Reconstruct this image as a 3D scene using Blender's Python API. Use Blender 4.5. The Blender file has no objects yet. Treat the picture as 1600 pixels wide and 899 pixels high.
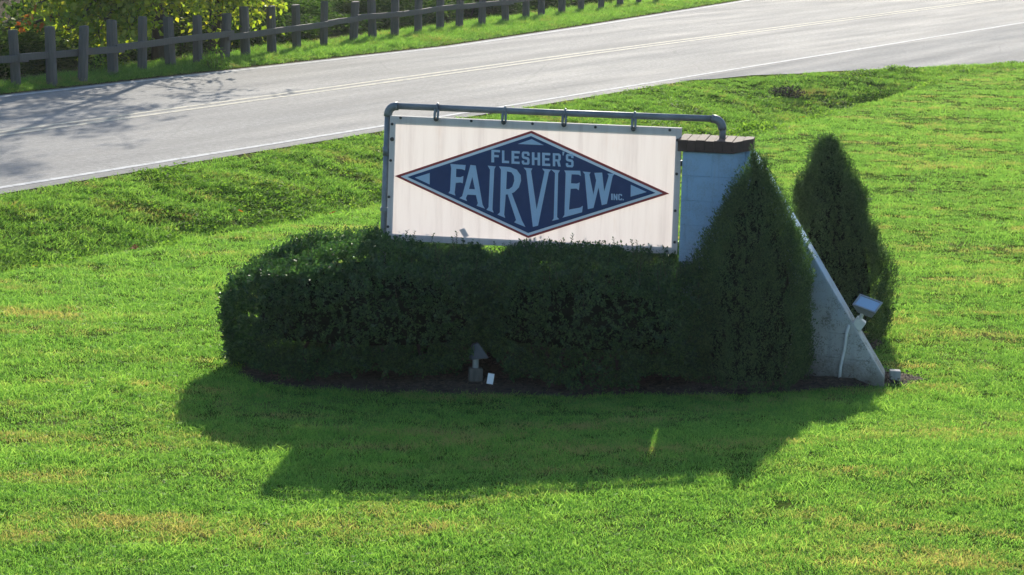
import bpy, bmesh, math, random
import numpy as np
from mathutils import Vector, Matrix, Euler
from mathutils.geometry import tessellate_polygon

random.seed(7)
rng = np.random.default_rng(11)
R = math.radians
scene = bpy.context.scene
col = scene.collection

# ------------------------------------------------------------------ camera
PITCH, ROLL, LENS = R(9.919), R(1.5), 36 * 3800 / 1600
cam_d = bpy.data.cameras.new('camera')
cam_d.sensor_width = 36
cam_d.lens = LENS
cam_d.clip_start, cam_d.clip_end = .1, 2000
cam = bpy.data.objects.new('camera', cam_d)
fw = Vector((0, math.cos(PITCH), -math.sin(PITCH)))
up0 = Vector((1, 0, 0)).cross(fw)
rt = Vector((1, 0, 0)) * math.cos(ROLL) + up0 * math.sin(ROLL)
up = -Vector((1, 0, 0)) * math.sin(ROLL) + up0 * math.cos(ROLL)
cam.matrix_world = Matrix(((rt.x, up.x, -fw.x, 0), (rt.y, up.y, -fw.y, 0), (rt.z, up.z, -fw.z, 4.05), (0, 0, 0, 1)))
col.objects.link(cam)
scene.camera = cam

# ------------------------------------------------------------------ sky and sun
SUN_EL, SUN_AZ = R(22.6), R(6.1)          # azimuth measured from +Y towards +X
world = bpy.data.worlds.new('World')
scene.world = world
world.use_nodes = True
wn = world.node_tree
sky = wn.nodes.new('ShaderNodeTexSky')
sky.sky_type = 'NISHITA'
sky.sun_disc = False
sky.sun_elevation = SUN_EL
sky.sun_rotation = SUN_AZ
sky.ozone_density = 4.0
sky.air_density = 1.2
bg = wn.nodes['Background']
bg.inputs['Strength'].default_value = .12
wn.links.new(sky.outputs[0], bg.inputs[0])
sun_d = bpy.data.lights.new('sun', 'SUN')
sun_d.energy = 4.2
sun_d.angle = R(.55)
sun_d.color = (1, .93, .80)
sun = bpy.data.objects.new('sun', sun_d)
sdir = Vector((math.cos(SUN_EL) * math.sin(SUN_AZ), math.cos(SUN_EL) * math.cos(SUN_AZ), math.sin(SUN_EL)))
sun.rotation_euler = sdir.to_track_quat('Z', 'Y').to_euler()
sun.location = (4, 60, 30)
col.objects.link(sun)
vs = scene.view_settings
vs.view_transform = 'Standard'
vs.look = 'None'
vs.gamma = 1
vs.exposure = .92
vs.use_curve_mapping = False
scene.cycles.max_bounces = 8
scene.cycles.transmission_bounces = 6
scene.cycles.transparent_max_bounces = 6

# ------------------------------------------------------------------ helpers
class MB:
    """collects vertices and faces for ONE mesh object"""
    def __init__(s):
        s.v, s.f, s.m = [], [], []
    def add(s, v, f, mi=0):
        o = len(s.v)
        s.v += [tuple(p) for p in v]
        s.f += [tuple(i + o for i in q) for q in f]
        s.m += [mi] * len(f)
        return s
    def box(s, c, d, rot=None, mi=0):
        v = [Vector((sx * d[0] / 2, sy * d[1] / 2, sz * d[2] / 2)) for sz in (-1, 1) for sy in (-1, 1) for sx in (-1, 1)]
        if rot is not None:
            v = [rot @ p for p in v]
        v = [p + Vector(c) for p in v]
        return s.add(v, [(0, 2, 3, 1), (4, 5, 7, 6), (0, 1, 5, 4), (2, 6, 7, 3), (0, 4, 6, 2), (1, 3, 7, 5)], mi)
    def prism(s, poly, z0, z1, mi=0):
        n = len(poly)
        v = [(x, y, z0) for x, y in poly] + [(x, y, z1) for x, y in poly]
        return s.add(v, [tuple(reversed(range(n))), tuple(range(n, 2 * n))] + [(i, (i + 1) % n, n + (i + 1) % n, n + i) for i in range(n)], mi)
    def tube(s, pts, r, seg=10, cap=True, mi=0):
        pts = [Vector(p) for p in pts]
        rr = r if isinstance(r, (list, tuple)) else [r] * len(pts)
        v, f = [], []
        t0 = (pts[1] - pts[0]).normalized()
        a = t0.orthogonal().normalized()
        for i, p in enumerate(pts):
            t = ((pts[min(i + 1, len(pts) - 1)] - pts[max(i - 1, 0)])).normalized()
            a = (a - t * a.dot(t)).normalized()
            b = t.cross(a)
            for k in range(seg):
                w = 2 * math.pi * k / seg
                v.append(p + (a * math.cos(w) + b * math.sin(w)) * rr[i])
        for i in range(len(pts) - 1):
            for k in range(seg):
                k2 = (k + 1) % seg
                f.append((i * seg + k, i * seg + k2, (i + 1) * seg + k2, (i + 1) * seg + k))
        if cap:
            f.append(tuple(reversed(range(seg))))
            o = (len(pts) - 1) * seg
            f.append(tuple(o + k for k in range(seg)))
        return s.add(v, f, mi)
    def plate(s, loops, y0, y1):
        """polygon with holes in the local XZ plane, from y0 (front) back to y1"""
        flat = [p for L in loops for p in L]
        n = len(flat)
        tris = tessellate_polygon([[Vector((x, z, 0)) for x, z in L] for L in loops])
        v = [(x, y0, z) for x, z in flat] + [(x, y1, z) for x, z in flat]
        f = []
        for t in tris:
            a, b, c = [Vector((flat[i][0], flat[i][1])) for i in t]
            ccw = (b - a).cross(c - a) > 0
            t = t if ccw else tuple(reversed(t))
            f.append(tuple(t))
            f.append(tuple(n + i for i in reversed(t)))
        o = 0
        for L in loops:
            k = len(L)
            for i in range(k):
                f.append((o + i, o + (i + 1) % k, n + o + (i + 1) % k, n + o + i))
            o += k
        return s.add(v, f)
    def build(s, name, mat, parent=None, smooth=False, bevel=0):
        me = bpy.data.meshes.new(name)
        me.from_pydata(s.v, [], s.f)
        for m in (mat if isinstance(mat, (list, tuple)) else [mat]):
            me.materials.append(m)
        if any(s.m):
            me.polygons.foreach_set('material_index', s.m)
        bm = bmesh.new()
        bm.from_mesh(me)
        bmesh.ops.recalc_face_normals(bm, faces=bm.faces)
        if bevel:
            bmesh.ops.bevel(bm, geom=[e for e in bm.edges if len(e.link_faces) == 2 and e.calc_face_angle(0) > .5], offset=bevel, segments=2, affect='EDGES', profile=.6)
        bm.to_mesh(me)
        bm.free()
        if smooth:
            me.polygons.foreach_set('use_smooth', [True] * len(me.polygons))
        me.update()
        return link(name, me, parent)

def link(name, me, parent=None):
    o = bpy.data.objects.new(name, me)
    col.objects.link(o)
    if parent is not None:
        o.parent = parent
    return o

def tag(o, label, cat=None, group=None, kind=None):
    o['label'] = label
    if cat:
        o['category'] = cat
    if group:
        o['group'] = group
    if kind:
        o['kind'] = kind
    return o

def empty(name, loc, rz=0):
    o = bpy.data.objects.new(name, None)
    o.empty_display_size = .2
    o.location = loc
    o.rotation_euler = (0, 0, rz)
    col.objects.link(o)
    return o

def copy_tree(o, parent=None):
    c = o.copy()
    col.objects.link(c)
    if parent is not None:
        c.parent = parent
    for ch in list(o.children):
        copy_tree(ch, c)
    return c

def mesh_np(name, V, F, mat, parent=None, smooth=False):
    """fast mesh from numpy: V (n,3), F (m,k)"""
    me = bpy.data.meshes.new(name)
    k = F.shape[1]
    me.vertices.add(len(V))
    me.vertices.foreach_set('co', np.ascontiguousarray(V, np.float32).ravel())
    me.loops.add(F.size)
    me.loops.foreach_set('vertex_index', np.ascontiguousarray(F, np.int32).ravel())
    me.polygons.add(len(F))
    me.polygons.foreach_set('loop_start', np.arange(0, F.size, k, dtype=np.int32))
    if smooth:
        me.polygons.foreach_set('use_smooth', np.ones(len(F), bool))
    me.update(calc_edges=True)
    me.validate()
    me.materials.append(mat)
    return link(name, me, parent) if name else me

def hash3(i, j, k, s):
    h = (i * 374761393 + j * 668265263 + k * 2147483647 + s * 974711) & 0xffffffff
    h = ((h ^ (h >> 13)) * 1274126177) & 0xffffffff
    return ((h ^ (h >> 16)) & 0xffff) / 65535.0

def vnoise(P, s=0):
    """value noise in 0..1 at (n,3) points"""
    P = np.asarray(P, float)
    I = np.floor(P).astype(np.int64)
    f = P - I
    f = f * f * (3 - 2 * f)
    r = 0
    for a in (0, 1):
        for b in (0, 1):
            for c in (0, 1):
                w = (f[:, 0] if a else 1 - f[:, 0]) * (f[:, 1] if b else 1 - f[:, 1]) * (f[:, 2] if c else 1 - f[:, 2])
                r = r + w * hash3(I[:, 0] + a, I[:, 1] + b, I[:, 2] + c, s)
    return r

def noise2(X, Y, sc, s=0):
    return vnoise(np.stack([np.ravel(X) * sc, np.ravel(Y) * sc, np.zeros(np.size(X)) + .37], -1), s).reshape(np.shape(X))

def ss(x, a, b):
    t = np.clip((np.asarray(x, float) - a) / (b - a), 0, 1)
    return t * t * (3 - 2 * t)

def unit(a):
    return a / np.maximum(np.linalg.norm(a, axis=-1, keepdims=True), 1e-9)

def leaf_geo(P, D, N, L, W, fold=.25):
    """one folded four-cornered leaf per row: base P, direction D, normal N"""
    S = unit(np.cross(D, N))
    N = unit(np.cross(S, D))
    L, W = np.asarray(L)[:, None], np.asarray(W)[:, None]
    V = np.stack([P, P + D * L * .45 + S * W * .5 + N * W * fold, P + D * L, P + D * L * .45 - S * W * .5 + N * W * fold], 1)
    n = len(P)
    b = np.arange(n)[:, None] * 4
    F = np.concatenate([b + [0, 1, 2], b + [0, 2, 3]], 0)
    return V.reshape(-1, 3), F

def rand_dir(n):
    return unit(rng.normal(size=(n, 3)))

# ------------------------------------------------------------------ materials
class NT:
    def __init__(s, name):
        s.m = bpy.data.materials.new(name)
        s.m.use_nodes = True
        s.t = s.m.node_tree
        s.t.nodes.clear()
        s.out = s.n('ShaderNodeOutputMaterial')
    def n(s, typ, **kw):
        x = s.t.nodes.new(typ)
        for k, v in kw.items():
            if k.startswith('_'):
                setattr(x, k[1:], v)
        for k, v in kw.items():
            if not k.startswith('_'):
                key = k.replace('__', ' ')
                sk = x.inputs[int(key[1:])] if key[0] == 'i' and key[1:].isdigit() else x.inputs[key]
                if isinstance(v, bpy.types.NodeSocket):
                    s.t.links.new(v, sk)
                else:
                    sk.default_value = v
        return x
    def pos(s):
        return s.n('ShaderNodeNewGeometry').outputs['Position']
    def obj(s):
        return s.n('ShaderNodeTexCoord').outputs['Object']
    def scale(s, vec, sc):
        return s.n('ShaderNodeMapping', Vector=vec, Scale=sc).outputs[0]
    def noise(s, vec, sc, det=3, rough=.55):
        return s.n('ShaderNodeTexNoise', Vector=vec, Scale=sc, Detail=det, Roughness=rough).outputs['Fac']
    def ramp(s, fac, stops):
        x = s.n('ShaderNodeValToRGB', Fac=fac)
        e = x.color_ramp.elements
        while len(e) < len(stops):
            e.new(.5)
        for q, (p, c) in zip(e, stops):
            q.position = p
            q.color = (*c, 1) if len(c) == 3 else c
        return x.outputs[0]
    def mix(s, fac, a, b, mode='MIX'):
        x = s.n('ShaderNodeMix', _data_type='RGBA', _blend_type=mode)
        for k, v in ((0, fac), (6, a), (7, b)):
            if isinstance(v, bpy.types.NodeSocket):
                s.t.links.new(v, x.inputs[k])
            else:
                x.inputs[k].default_value = v if k == 0 else (*v, 1)
        return x.outputs[2]
    def math(s, op, a, b=0.):
        return s.n('ShaderNodeMath', _operation=op, i0=a, i1=b).outputs[0]
    def bump(s, h, st, dist=.01):
        return s.n('ShaderNodeBump', Height=h, Strength=st, Distance=dist).outputs[0]
    def end(s, sh):
        s.t.links.new(sh, s.out.inputs[0])
        return s.m

def principled(name, c1, c2=None, sc=8, rough=.7, spec=.4, metal=0, bump=0, bsc=60, bd=.01, stretch=(1, 1, 1), world_space=False):
    t = NT(name)
    v = t.scale(t.pos() if world_space else t.obj(), stretch)
    base = t.ramp(t.noise(v, sc, 5, .6), [(.3, c1), (.7, c2 or c1)])
    kw = dict(Base__Color=base, Roughness=rough, Metallic=metal)
    p = t.n('ShaderNodeBsdfPrincipled', **kw)
    p.inputs['Specular IOR Level'].default_value = spec
    if bump:
        t.t.links.new(t.bump(t.noise(v, bsc, 4, .65), bump, bd), p.inputs['Normal'])
    return t.end(p.outputs[0])

def foliage(name, ramp, trans, gloss=.06, rough=.35, tfac=.45, patch=1.5, var=.5):
    """leaf: diffuse front, translucent for light from behind, thin waxy gloss"""
    t = NT(name)
    rnd = t.n('ShaderNodeObjectInfo').outputs['Random']
    nz = t.noise(t.pos(), patch, 4, .65)
    isl = t.n('ShaderNodeNewGeometry').outputs['Random Per Island']
    f = t.math('ADD', t.math('MULTIPLY', nz, 1 - var), t.math('MULTIPLY', isl, var))
    c = t.ramp(f, ramp)
    tc = t.mix(1., c, trans, 'MULTIPLY')
    d = t.n('ShaderNodeBsdfDiffuse', Color=c)
    tr = t.n('ShaderNodeBsdfTranslucent', Color=tc)
    m = t.n('ShaderNodeMixShader', i0=tfac, i1=d.outputs[0], i2=tr.outputs[0])
    g = t.n('ShaderNodeBsdfGlossy', Color=(1, 1, 1, 1), Roughness=rough)
    m2 = t.n('ShaderNodeMixShader', i0=gloss, i1=m.outputs[0], i2=g.outputs[0])
    return t.end(m2.outputs[0])

def grass_mat(name, greens, dry, trans, dry_lo, dry_hi, gloss=.035):
    t = NT(name)
    p = t.pos()
    isl = t.n('ShaderNodeNewGeometry').outputs['Random Per Island']
    rnd = t.n('ShaderNodeObjectInfo').outputs['Random']
    stretched = t.n('ShaderNodeMapping', Vector=p, Rotation=(0, 0, R(-20)), Scale=(.55, 1.5, 1)).outputs[0]
    big = t.noise(stretched, .9, 5, .6)
    small = t.noise(p, 5., 3, .6)
    f = t.math('ADD', t.math('MULTIPLY', isl, .45), t.math('MULTIPLY', small, .55))
    c = t.ramp(f, greens)
    dm = t.n('ShaderNodeMapRange', _interpolation_type='SMOOTHSTEP', Value=t.math('ADD', t.math('MULTIPLY', big, .8), t.math('MULTIPLY', rnd, .2)), i1=dry_lo, i2=dry_hi).outputs[0]
    c = t.mix(dm, c, dry)
    tc = t.mix(1., c, trans, 'MULTIPLY')
    d = t.n('ShaderNodeBsdfDiffuse', Color=c)
    tr = t.n('ShaderNodeBsdfTranslucent', Color=tc)
    m = t.n('ShaderNodeMixShader', i0=.5, i1=d.outputs[0], i2=tr.outputs[0])
    g = t.n('ShaderNodeBsdfGlossy', Color=(1, 1, 1, 1), Roughness=.4)
    m2 = t.n('ShaderNodeMixShader', i0=gloss, i1=m.outputs[0], i2=g.outputs[0])
    return t.end(m2.outputs[0])

M = {}
M['lawn'] = grass_mat('lawn_grass', [(.2, (.05, .13, .03)), (.5, (.12, .255, .05)), (.8, (.22, .345, .085))], (.29, .25, .11), (2.4, 2.35, 1.3), .53, .70, .015)
M['rough'] = grass_mat('verge_grass', [(.2, (.05, .125, .028)), (.5, (.11, .225, .042)), (.8, (.20, .31, .07))], (.26, .21, .09), (2.3, 2.3, 1.3), .56, .74, .012)
M['weed'] = foliage('ditch_weed', [(.2, (.06, .13, .02)), (.5, (.12, .22, .03)), (.8, (.20, .29, .045))], (2.1, 2.2, 1.2), gloss=.008, rough=.4)
M['hedge'] = foliage('hedge_leaf', [(.25, (.02, .048, .02)), (.5, (.042, .085, .032)), (.8, (.085, .15, .05))], (1.5, 1.9, .8), gloss=.03, rough=.28, tfac=.36, patch=5)
M['yew'] = foliage('yew_leaf', [(.25, (.035, .062, .026)), (.5, (.07, .11, .045)), (.8, (.13, .18, .075))], (1.3, 1.8, .7), gloss=.02, rough=.4, tfac=.3, patch=4)
M['maple'] = foliage('maple_leaf', [(.2, (.09, .15, .016)), (.5, (.17, .24, .024)), (.8, (.30, .30, .03))], (2.4, 2.3, 1.0), gloss=.02, rough=.4, tfac=.55, patch=1.2)
M['autumn'] = foliage('autumn_leaf', [(.2, (.30, .06, .012)), (.5, (.38, .12, .02)), (.8, (.42, .22, .03))], (1.6, 1.4, 1.0), gloss=.03, rough=.5, tfac=.5)
M['bush'] = foliage('bush_leaf', [(.2, (.022, .05, .012)), (.5, (.045, .085, .016)), (.8, (.085, .12, .024))], (1.6, 1.9, .9), gloss=.008, rough=.5, tfac=.4, patch=1.2)
M['core'] = principled('shrub_dark_core', (.010, .014, .008), (.018, .02, .012), sc=14, rough=1, spec=0)  # near-black fill added inside the shrubs to block light
M['bark'] = principled('bark', (.045, .036, .028), (.10, .085, .068), sc=9, rough=.9, spec=.2, bump=.8, bsc=18, bd=.03, stretch=(1, 1, .25))
M['twig'] = principled('twig', (.07, .05, .035), (.12, .09, .065), sc=20, rough=.9, spec=.2)

def post_mat():
    t = NT('weathered_timber')
    v = t.n('ShaderNodeTexCoord').outputs['Object']
    g = t.noise(t.scale(v, (22, 22, 1.6)), 1.5, 5, .7)
    b = t.noise(v, 2.3, 3, .5)
    c = t.ramp(g, [(.25, (.06, .053, .046)), (.55, (.125, .113, .10)), (.8, (.21, .195, .175))])
    c = t.mix(b, c, (.10, .10, .085))
    p = t.n('ShaderNodeBsdfPrincipled', Base__Color=c, Roughness=.85, Normal=t.bump(g, .6, .012))
    p.inputs['Specular IOR Level'].default_value = .25
    return t.end(p.outputs[0])
M['post'] = post_mat()

def asphalt(name, c1, c2, c3, rough=.93, tracks=True):
    t = NT(name)
    v = t.obj()
    fine = t.noise(v, 55, 4, .75)
    vor = t.n('ShaderNodeTexVoronoi', Vector=v, Scale=70.).outputs['Distance']
    big = t.noise(t.scale(v, (.12, 1.5, 1)), 1.1, 5, .6)
    mid = t.noise(v, 1.3, 5, .65)
    grain = t.noise(v, 11, 3, .8)
    track = t.noise(t.scale(v, (.02, 1.0, 1)), 1.25, 3, .5)
    c = t.ramp(t.math('ADD', t.math('MULTIPLY', fine, .5), t.math('MULTIPLY', grain, .5)), [(.34, c1), (.5, c2), (.66, c3)])
    c = t.mix(t.n('ShaderNodeMapRange', Value=track, i1=.42, i2=.68, i3=0., i4=.55).outputs[0], c, c1)
    crack = t.n('ShaderNodeTexVoronoi', _feature='DISTANCE_TO_EDGE', Vector=t.n('ShaderNodeMixRGB', Fac=.12, Color1=v, Color2=t.n('ShaderNodeTexNoise', Vector=v, Scale=1.5).outputs['Color']).outputs[0], Scale=.33).outputs['Distance']
    c = t.mix(t.n('ShaderNodeMapRange', Value=crack, i1=.008, i2=.003, i3=0., i4=.22).outputs[0], c, (.05, .05, .05))
    c = t.mix(t.math('MULTIPLY', big, .5), c, c1)
    c = t.mix(t.n('ShaderNodeMapRange', Value=mid, i1=.55, i2=.8, i3=0., i4=.35).outputs[0], c, (.24, .22, .20))
    rg = t.n('ShaderNodeMapRange', Value=big, i1=.3, i2=.7, i3=rough - .05, i4=rough + .06).outputs[0]
    h = t.math('ADD', t.math('MULTIPLY', fine, .7), t.math('MULTIPLY', vor, .6))
    p = t.n('ShaderNodeBsdfPrincipled', Base__Color=c, Roughness=rg, Normal=t.bump(h, .55, .012))
    p.inputs['Specular IOR Level'].default_value = .60
    return t.end(p.outputs[0])
M['asphalt'] = asphalt('asphalt', (.125, .118, .11), (.23, .218, .205), (.40, .385, .365))
M['drive'] = asphalt('drive_asphalt', (.09, .09, .092), (.16, .16, .16), (.26, .26, .26), rough=.95)

def paint(name, c, worn):
    t = NT(name)
    v = t.obj()
    f = t.n('ShaderNodeMapRange', Value=t.noise(v, 6, 6, .75), i1=.46, i2=.62).outputs[0]
    cc = t.mix(f, c, worn)
    p = t.n('ShaderNodeBsdfPrincipled', Base__Color=cc, Roughness=.92, Normal=t.bump(t.noise(v, 60, 3, .7), .4, .01))
    return t.end(p.outputs[0])
M['white_line'] = paint('white_road_paint', (.50, .49, .475), (.27, .265, .26))
M['yellow_line'] = paint('faded_yellow_road_paint', (.50, .45, .34), (.26, .245, .22))

def ground_mat():
    t = NT('ground_soil')
    p = t.pos()
    a = t.n('ShaderNodeAttribute', _attribute_name='litter').outputs['Fac']
    n1 = t.noise(p, 1.1, 5, .6)
    n2 = t.noise(p, 26, 4, .7)
    g = t.ramp(n2, [(.3, (.030, .055, .010)), (.55, (.06, .095, .016)), (.75, (.13, .13, .04))])
    g = t.mix(t.n('ShaderNodeMapRange', Value=n1, i1=.5, i2=.75, i3=0., i4=.7).outputs[0], g, (.20, .165, .07))
    d = t.ramp(n2, [(.3, (.035, .026, .018)), (.6, (.085, .062, .042)), (.8, (.15, .11, .075))])
    c = t.mix(a, g, d)
    b = t.n('ShaderNodeBsdfPrincipled', Base__Color=c, Roughness=.95, Normal=t.bump(n2, .7, .02))
    b.inputs['Specular IOR Level'].default_value = 0
    return t.end(b.outputs[0])
M['ground'] = ground_mat()
M['soil'] = principled('mulch_soil', (.03, .022, .016), (.11, .082, .06), sc=22, rough=.95, spec=.1, bump=1, bsc=40, bd=.03)
M['mulch'] = principled('mulch_chip', (.06, .042, .03), (.17, .13, .095), sc=6, rough=.9, spec=.15)

def wall_mat():
    t = NT('painted_masonry')
    v = t.obj()
    z = t.n('ShaderNodeSeparateXYZ', Vector=v).outputs['Z']
    n = t.noise(v, 3.2, 6, .65)
    fine = t.noise(v, 85, 4, .7)
    c = t.ramp(n, [(.3, (.25, .38, .53)), (.55, (.29, .43, .59)), (.75, (.33, .47, .62))])  # blue of the skylit shade is put into the pale paint colour
    low = t.n('ShaderNodeMapRange', Value=t.math('ADD', z, t.math('MULTIPLY', n, .9)), i1=1.75, i2=.85).outputs[0]
    c = t.mix(low, c, (.42, .43, .41))
    spots = t.n('ShaderNodeMapRange', Value=t.math('MULTIPLY', fine, t.noise(v, 7, 4, .7)), i1=.23, i2=.34).outputs[0]
    c = t.mix(t.math('MULTIPLY', spots, t.math('MAXIMUM', low, .25)), c, (.17, .17, .14))
    drip = t.n('ShaderNodeMapRange', Value=t.noise(t.scale(v, (14, 14, .9)), 1.2, 5, .7), i1=.55, i2=.75, i3=0., i4=.5).outputs[0]
    c = t.mix(drip, c, (.22, .25, .27))
    foot = t.n('ShaderNodeMapRange', Value=t.math('ADD', z, t.math('MULTIPLY', t.noise(v, 9, 5, .7), .32)), i1=.42, i2=.16).outputs[0]
    c = t.mix(foot, c, (.17, .15, .12))
    br = t.n('ShaderNodeTexBrick', Vector=t.n('ShaderNodeMapping', Vector=v, Rotation=(R(90), 0, 0)).outputs[0], Scale=1., Mortar__Size=.006, Mortar__Smooth=.4, Brick__Width=.4, Row__Height=.2)
    h = t.math('SUBTRACT', t.math('MULTIPLY', fine, .45), t.math('MULTIPLY', br.outputs['Fac'], .6))
    p = t.n('ShaderNodeBsdfPrincipled', Base__Color=c, Roughness=.75, Normal=t.bump(h, .9, .010))
    p.inputs['Specular IOR Level'].default_value = .3
    return t.end(p.outputs[0])
M['wall'] = wall_mat()
M['brick'] = principled('dark_brown_brick', (.06, .038, .032), (.11, .068, .056), sc=9, rough=.85, spec=.25, bump=.6, bsc=70, bd=.006, world_space=True)
M['mortar'] = principled('mortar', (.045, .033, .029), (.07, .055, .05), sc=20, rough=.95, spec=.1)
M['pipe'] = principled('galvanised_pipe', (.13, .145, .155), (.24, .25, .26), sc=7, rough=.5, spec=.5, metal=.25, bump=.1, bsc=60, bd=.003)
M['bolt'] = principled('dark_bolt', (.03, .03, .032), (.06, .055, .05), sc=20, rough=.5, spec=.5)
M['frame'] = principled('sign_frame_timber', (.3, .3, .3), (.42, .42, .42), sc=6, rough=.8)

def panel_mat():
    t = NT('translucent_white_panel')
    v = t.obj()
    st = t.noise(t.scale(v, (9, 1, .55)), 1.3, 5, .65)
    sp = t.noise(v, 3, 4, .6)
    rust = t.noise(t.scale(v, (16, 1, .8)), 1.1, 4, .6)
    c = t.ramp(st, [(.28, (.65, .56, .53)), (.5, (.78, .69, .655)), (.8, (.83, .75, .715))])
    c = t.mix(t.n('ShaderNodeMapRange', Value=t.math('MULTIPLY', rust, sp), i1=.33, i2=.45, i3=0., i4=.4).outputs[0], c, (.66, .52, .45))
    d = t.n('ShaderNodeBsdfPrincipled', Base__Color=c, Roughness=.45)
    tr = t.n('ShaderNodeBsdfTranslucent', Color=c)
    m = t.n('ShaderNodeMixShader', i0=.30, i1=d.outputs[0], i2=tr.outputs[0])
    return t.end(m.outputs[0])
M['panel'] = panel_mat()
M['sign_red'] = principled('sign_red', (.34, .035, .035), (.40, .06, .055), sc=10, rough=.5)
M['sign_white'] = principled('sign_white', (.72, .74, .78), (.78, .80, .83), sc=10, rough=.5)
M['sign_blue'] = principled('sign_blue', (.016, .042, .125), (.024, .054, .15), sc=14, rough=.5, spec=.3)
M['letter'] = principled('sign_lettering', (.36, .50, .66), (.41, .55, .70), sc=12, rough=.5)  # white letters, tinted with the blue skylight that falls on them
M['lamp_body'] = principled('lamp_housing_grey', (.22, .24, .25), (.33, .34, .34), sc=10, rough=.5, metal=.3)
M['lamp_dark'] = principled('dull_grey_metal', (.055, .06, .07), (.09, .10, .11), sc=8, rough=.7)
M['stub_dark'] = principled('dark_timber', (.06, .06, .053), (.115, .11, .098), sc=9, rough=.9, bump=.5, bsc=30, stretch=(3, 3, .6))  # stub timber in a darker tone
M['lamp_glass'] = principled('lamp_glass', (.30, .42, .55), (.34, .46, .6), sc=4, rough=.08, spec=.8)  # blue sky seen on the lens is put into its colour
M['box_metal'] = principled('junction_box', (.50, .50, .46), (.62, .61, .56), sc=12, rough=.6)
M['conduit'] = principled('conduit', (.50, .51, .50), (.6, .6, .58), sc=10, rough=.6)
M['stub'] = principled('weathered_stub', (.26, .255, .24), (.40, .385, .36), sc=9, rough=.9, bump=.5, bsc=30, stretch=(3, 3, .6))

# ------------------------------------------------------------------ the lie of the land
RO, RD, RN = np.array([-6.2235, 29.1614]), np.array([.46168, .88705]), np.array([.88705, -.46168])
def sq(X, Y):
    a, b = X - RO[0], Y - RO[1]
    return a * RD[0] + b * RD[1], a * RN[0] + b * RN[1]
def xy(s, q):
    return RO[0] + s * RD[0] + q * RN[0], RO[1] + s * RD[1] + q * RN[1]
FAR_S, FAR_Q = [-400, 24, 32, 47, 400], [-7.12, -7.12, -7.9, -9.7, -52.]
def far_q(s):
    return np.interp(s, FAR_S, FAR_Q)
def drive_q(s):
    return np.interp(s, [19.8, 21.95, 24, 25.8, 27.5, 29.5, 60], [.3, .9, 1.75, 2.5, 3.34, 4.17, 17.])
def crest_q(s):
    return np.interp(s, [-40, -5, -1, 1.4, 9, 12, 16, 20, 25.7, 32], [3.6, 3.9, 4.35, 4.5, 4.9, 5.0, 4.85, 4.72, 3.95, 5.6])
def fence_q(s):
    return -7.85 - np.maximum(s - 10, -4) * .105

def terrain(X, Y):
    X, Y = np.asarray(X, float), np.asarray(Y, float)
    s, q = sq(X, Y)
    q0 = np.maximum(.45, np.where(s > 19.5, drive_q(s) + .1, .45))
    qc = np.maximum(crest_q(s), q0 + .4)
    t = (q - q0) / (qc - q0)
    D = .70 * (1 - ss(s, 20, 27)) * (1 - .15 * noise2(s, q * 0, .3, 5))
    prof = np.where(t < .70, ss(t, -.1, .78) ** 1.1, 1 - ss(t, .70, 1.03))
    prof = np.where((t > 0) & (t < 1.03), prof, 0)
    z = -D * prof
    rough = (noise2(X, Y, 1.9, 3) - .5) * .09 + (noise2(X, Y, 6, 4) - .5) * .04
    z = z + rough * np.where((t > .05) & (t < .95), 1, 0) * (1 - ss(s, 24, 28))
    lawn = ss(t, .98, 1.15)
    z = z + lawn * ((noise2(X, Y, .55, 1) - .5) * .05 + (noise2(X, Y, 2.3, 2) - .5) * .02)
    z = z + .22 * ss(X, -1.0, 2.2) * ss(-Y, -18.8, -15.6)
    b = (fence_q(s) - .9) - q
    z = z - np.where(b > 0, .42 * np.minimum(b, 16) * ss(b, 0, 2.5), 0)
    pav = (q < .40) & (q > far_q(s) - .25)
    z = np.where(pav, 0, z)
    return z

def grid_axis(lo, hi, step, far):
    a = list(np.arange(lo, hi + step / 2, step))
    g, st = [], step
    x = hi
    while x < far:
        st *= 1.35
        x += st
        g.append(x)
    h, st, x = [], step, lo
    while x > -far:
        st *= 1.35
        x -= st
        h.append(x)
    return np.array(h[::-1] + a + g)

gx, gy = grid_axis(-14, 18, .16, 500), grid_axis(11, 66, .16, 700)
GX, GY = np.meshgrid(gx, gy)
GZ = terrain(GX, GY)
nx, ny = len(gx), len(gy)
ii = (np.arange(ny - 1)[:, None] * nx + np.arange(nx - 1)[None, :]).ravel()
GF = np.stack([ii, ii + 1, ii + nx + 1, ii + nx], -1)
ground = mesh_np('ground', np.stack([GX, GY, GZ], -1).reshape(-1, 3), GF, M['ground'], smooth=True)
gs, gq = sq(GX, GY)
lit = ss(fence_q(gs) - .5 - gq, 0, .8) * .9
lit = np.maximum(lit, np.where((gq > far_q(gs) - .55) & (gq < .55), .7, 0))
at = ground.data.attributes.new('litter', 'FLOAT', 'POINT')
at.data.foreach_set('value', np.ascontiguousarray(lit.ravel(), np.float32))
tag(ground, 'green lawn, roadside ditch and wooded bank', kind='structure')

def strip(name, s_list, q0, q1, z, mat, parent=None):
    """sheet between two lines given across the road; local axes run along the road"""
    v, f = [], []
    for s in s_list:
        a, b = (q0(s) if callable(q0) else q0), (q1(s) if callable(q1) else q1)
        v += [(s, -a, z), (s, -b, z)]
    for i in range(len(s_list) - 1):
        f.append((2 * i, 2 * i + 2, 2 * i + 3, 2 * i + 1))
    me = bpy.data.meshes.new(name)
    me.from_pydata(v, [], f)
    me.materials.append(mat)
    o = link(name, me, parent)
    if parent is None:
        o.location = (RO[0], RO[1], 0)
        o.rotation_euler = (0, 0, math.atan2(RD[1], RD[0]))
    return o

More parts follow.
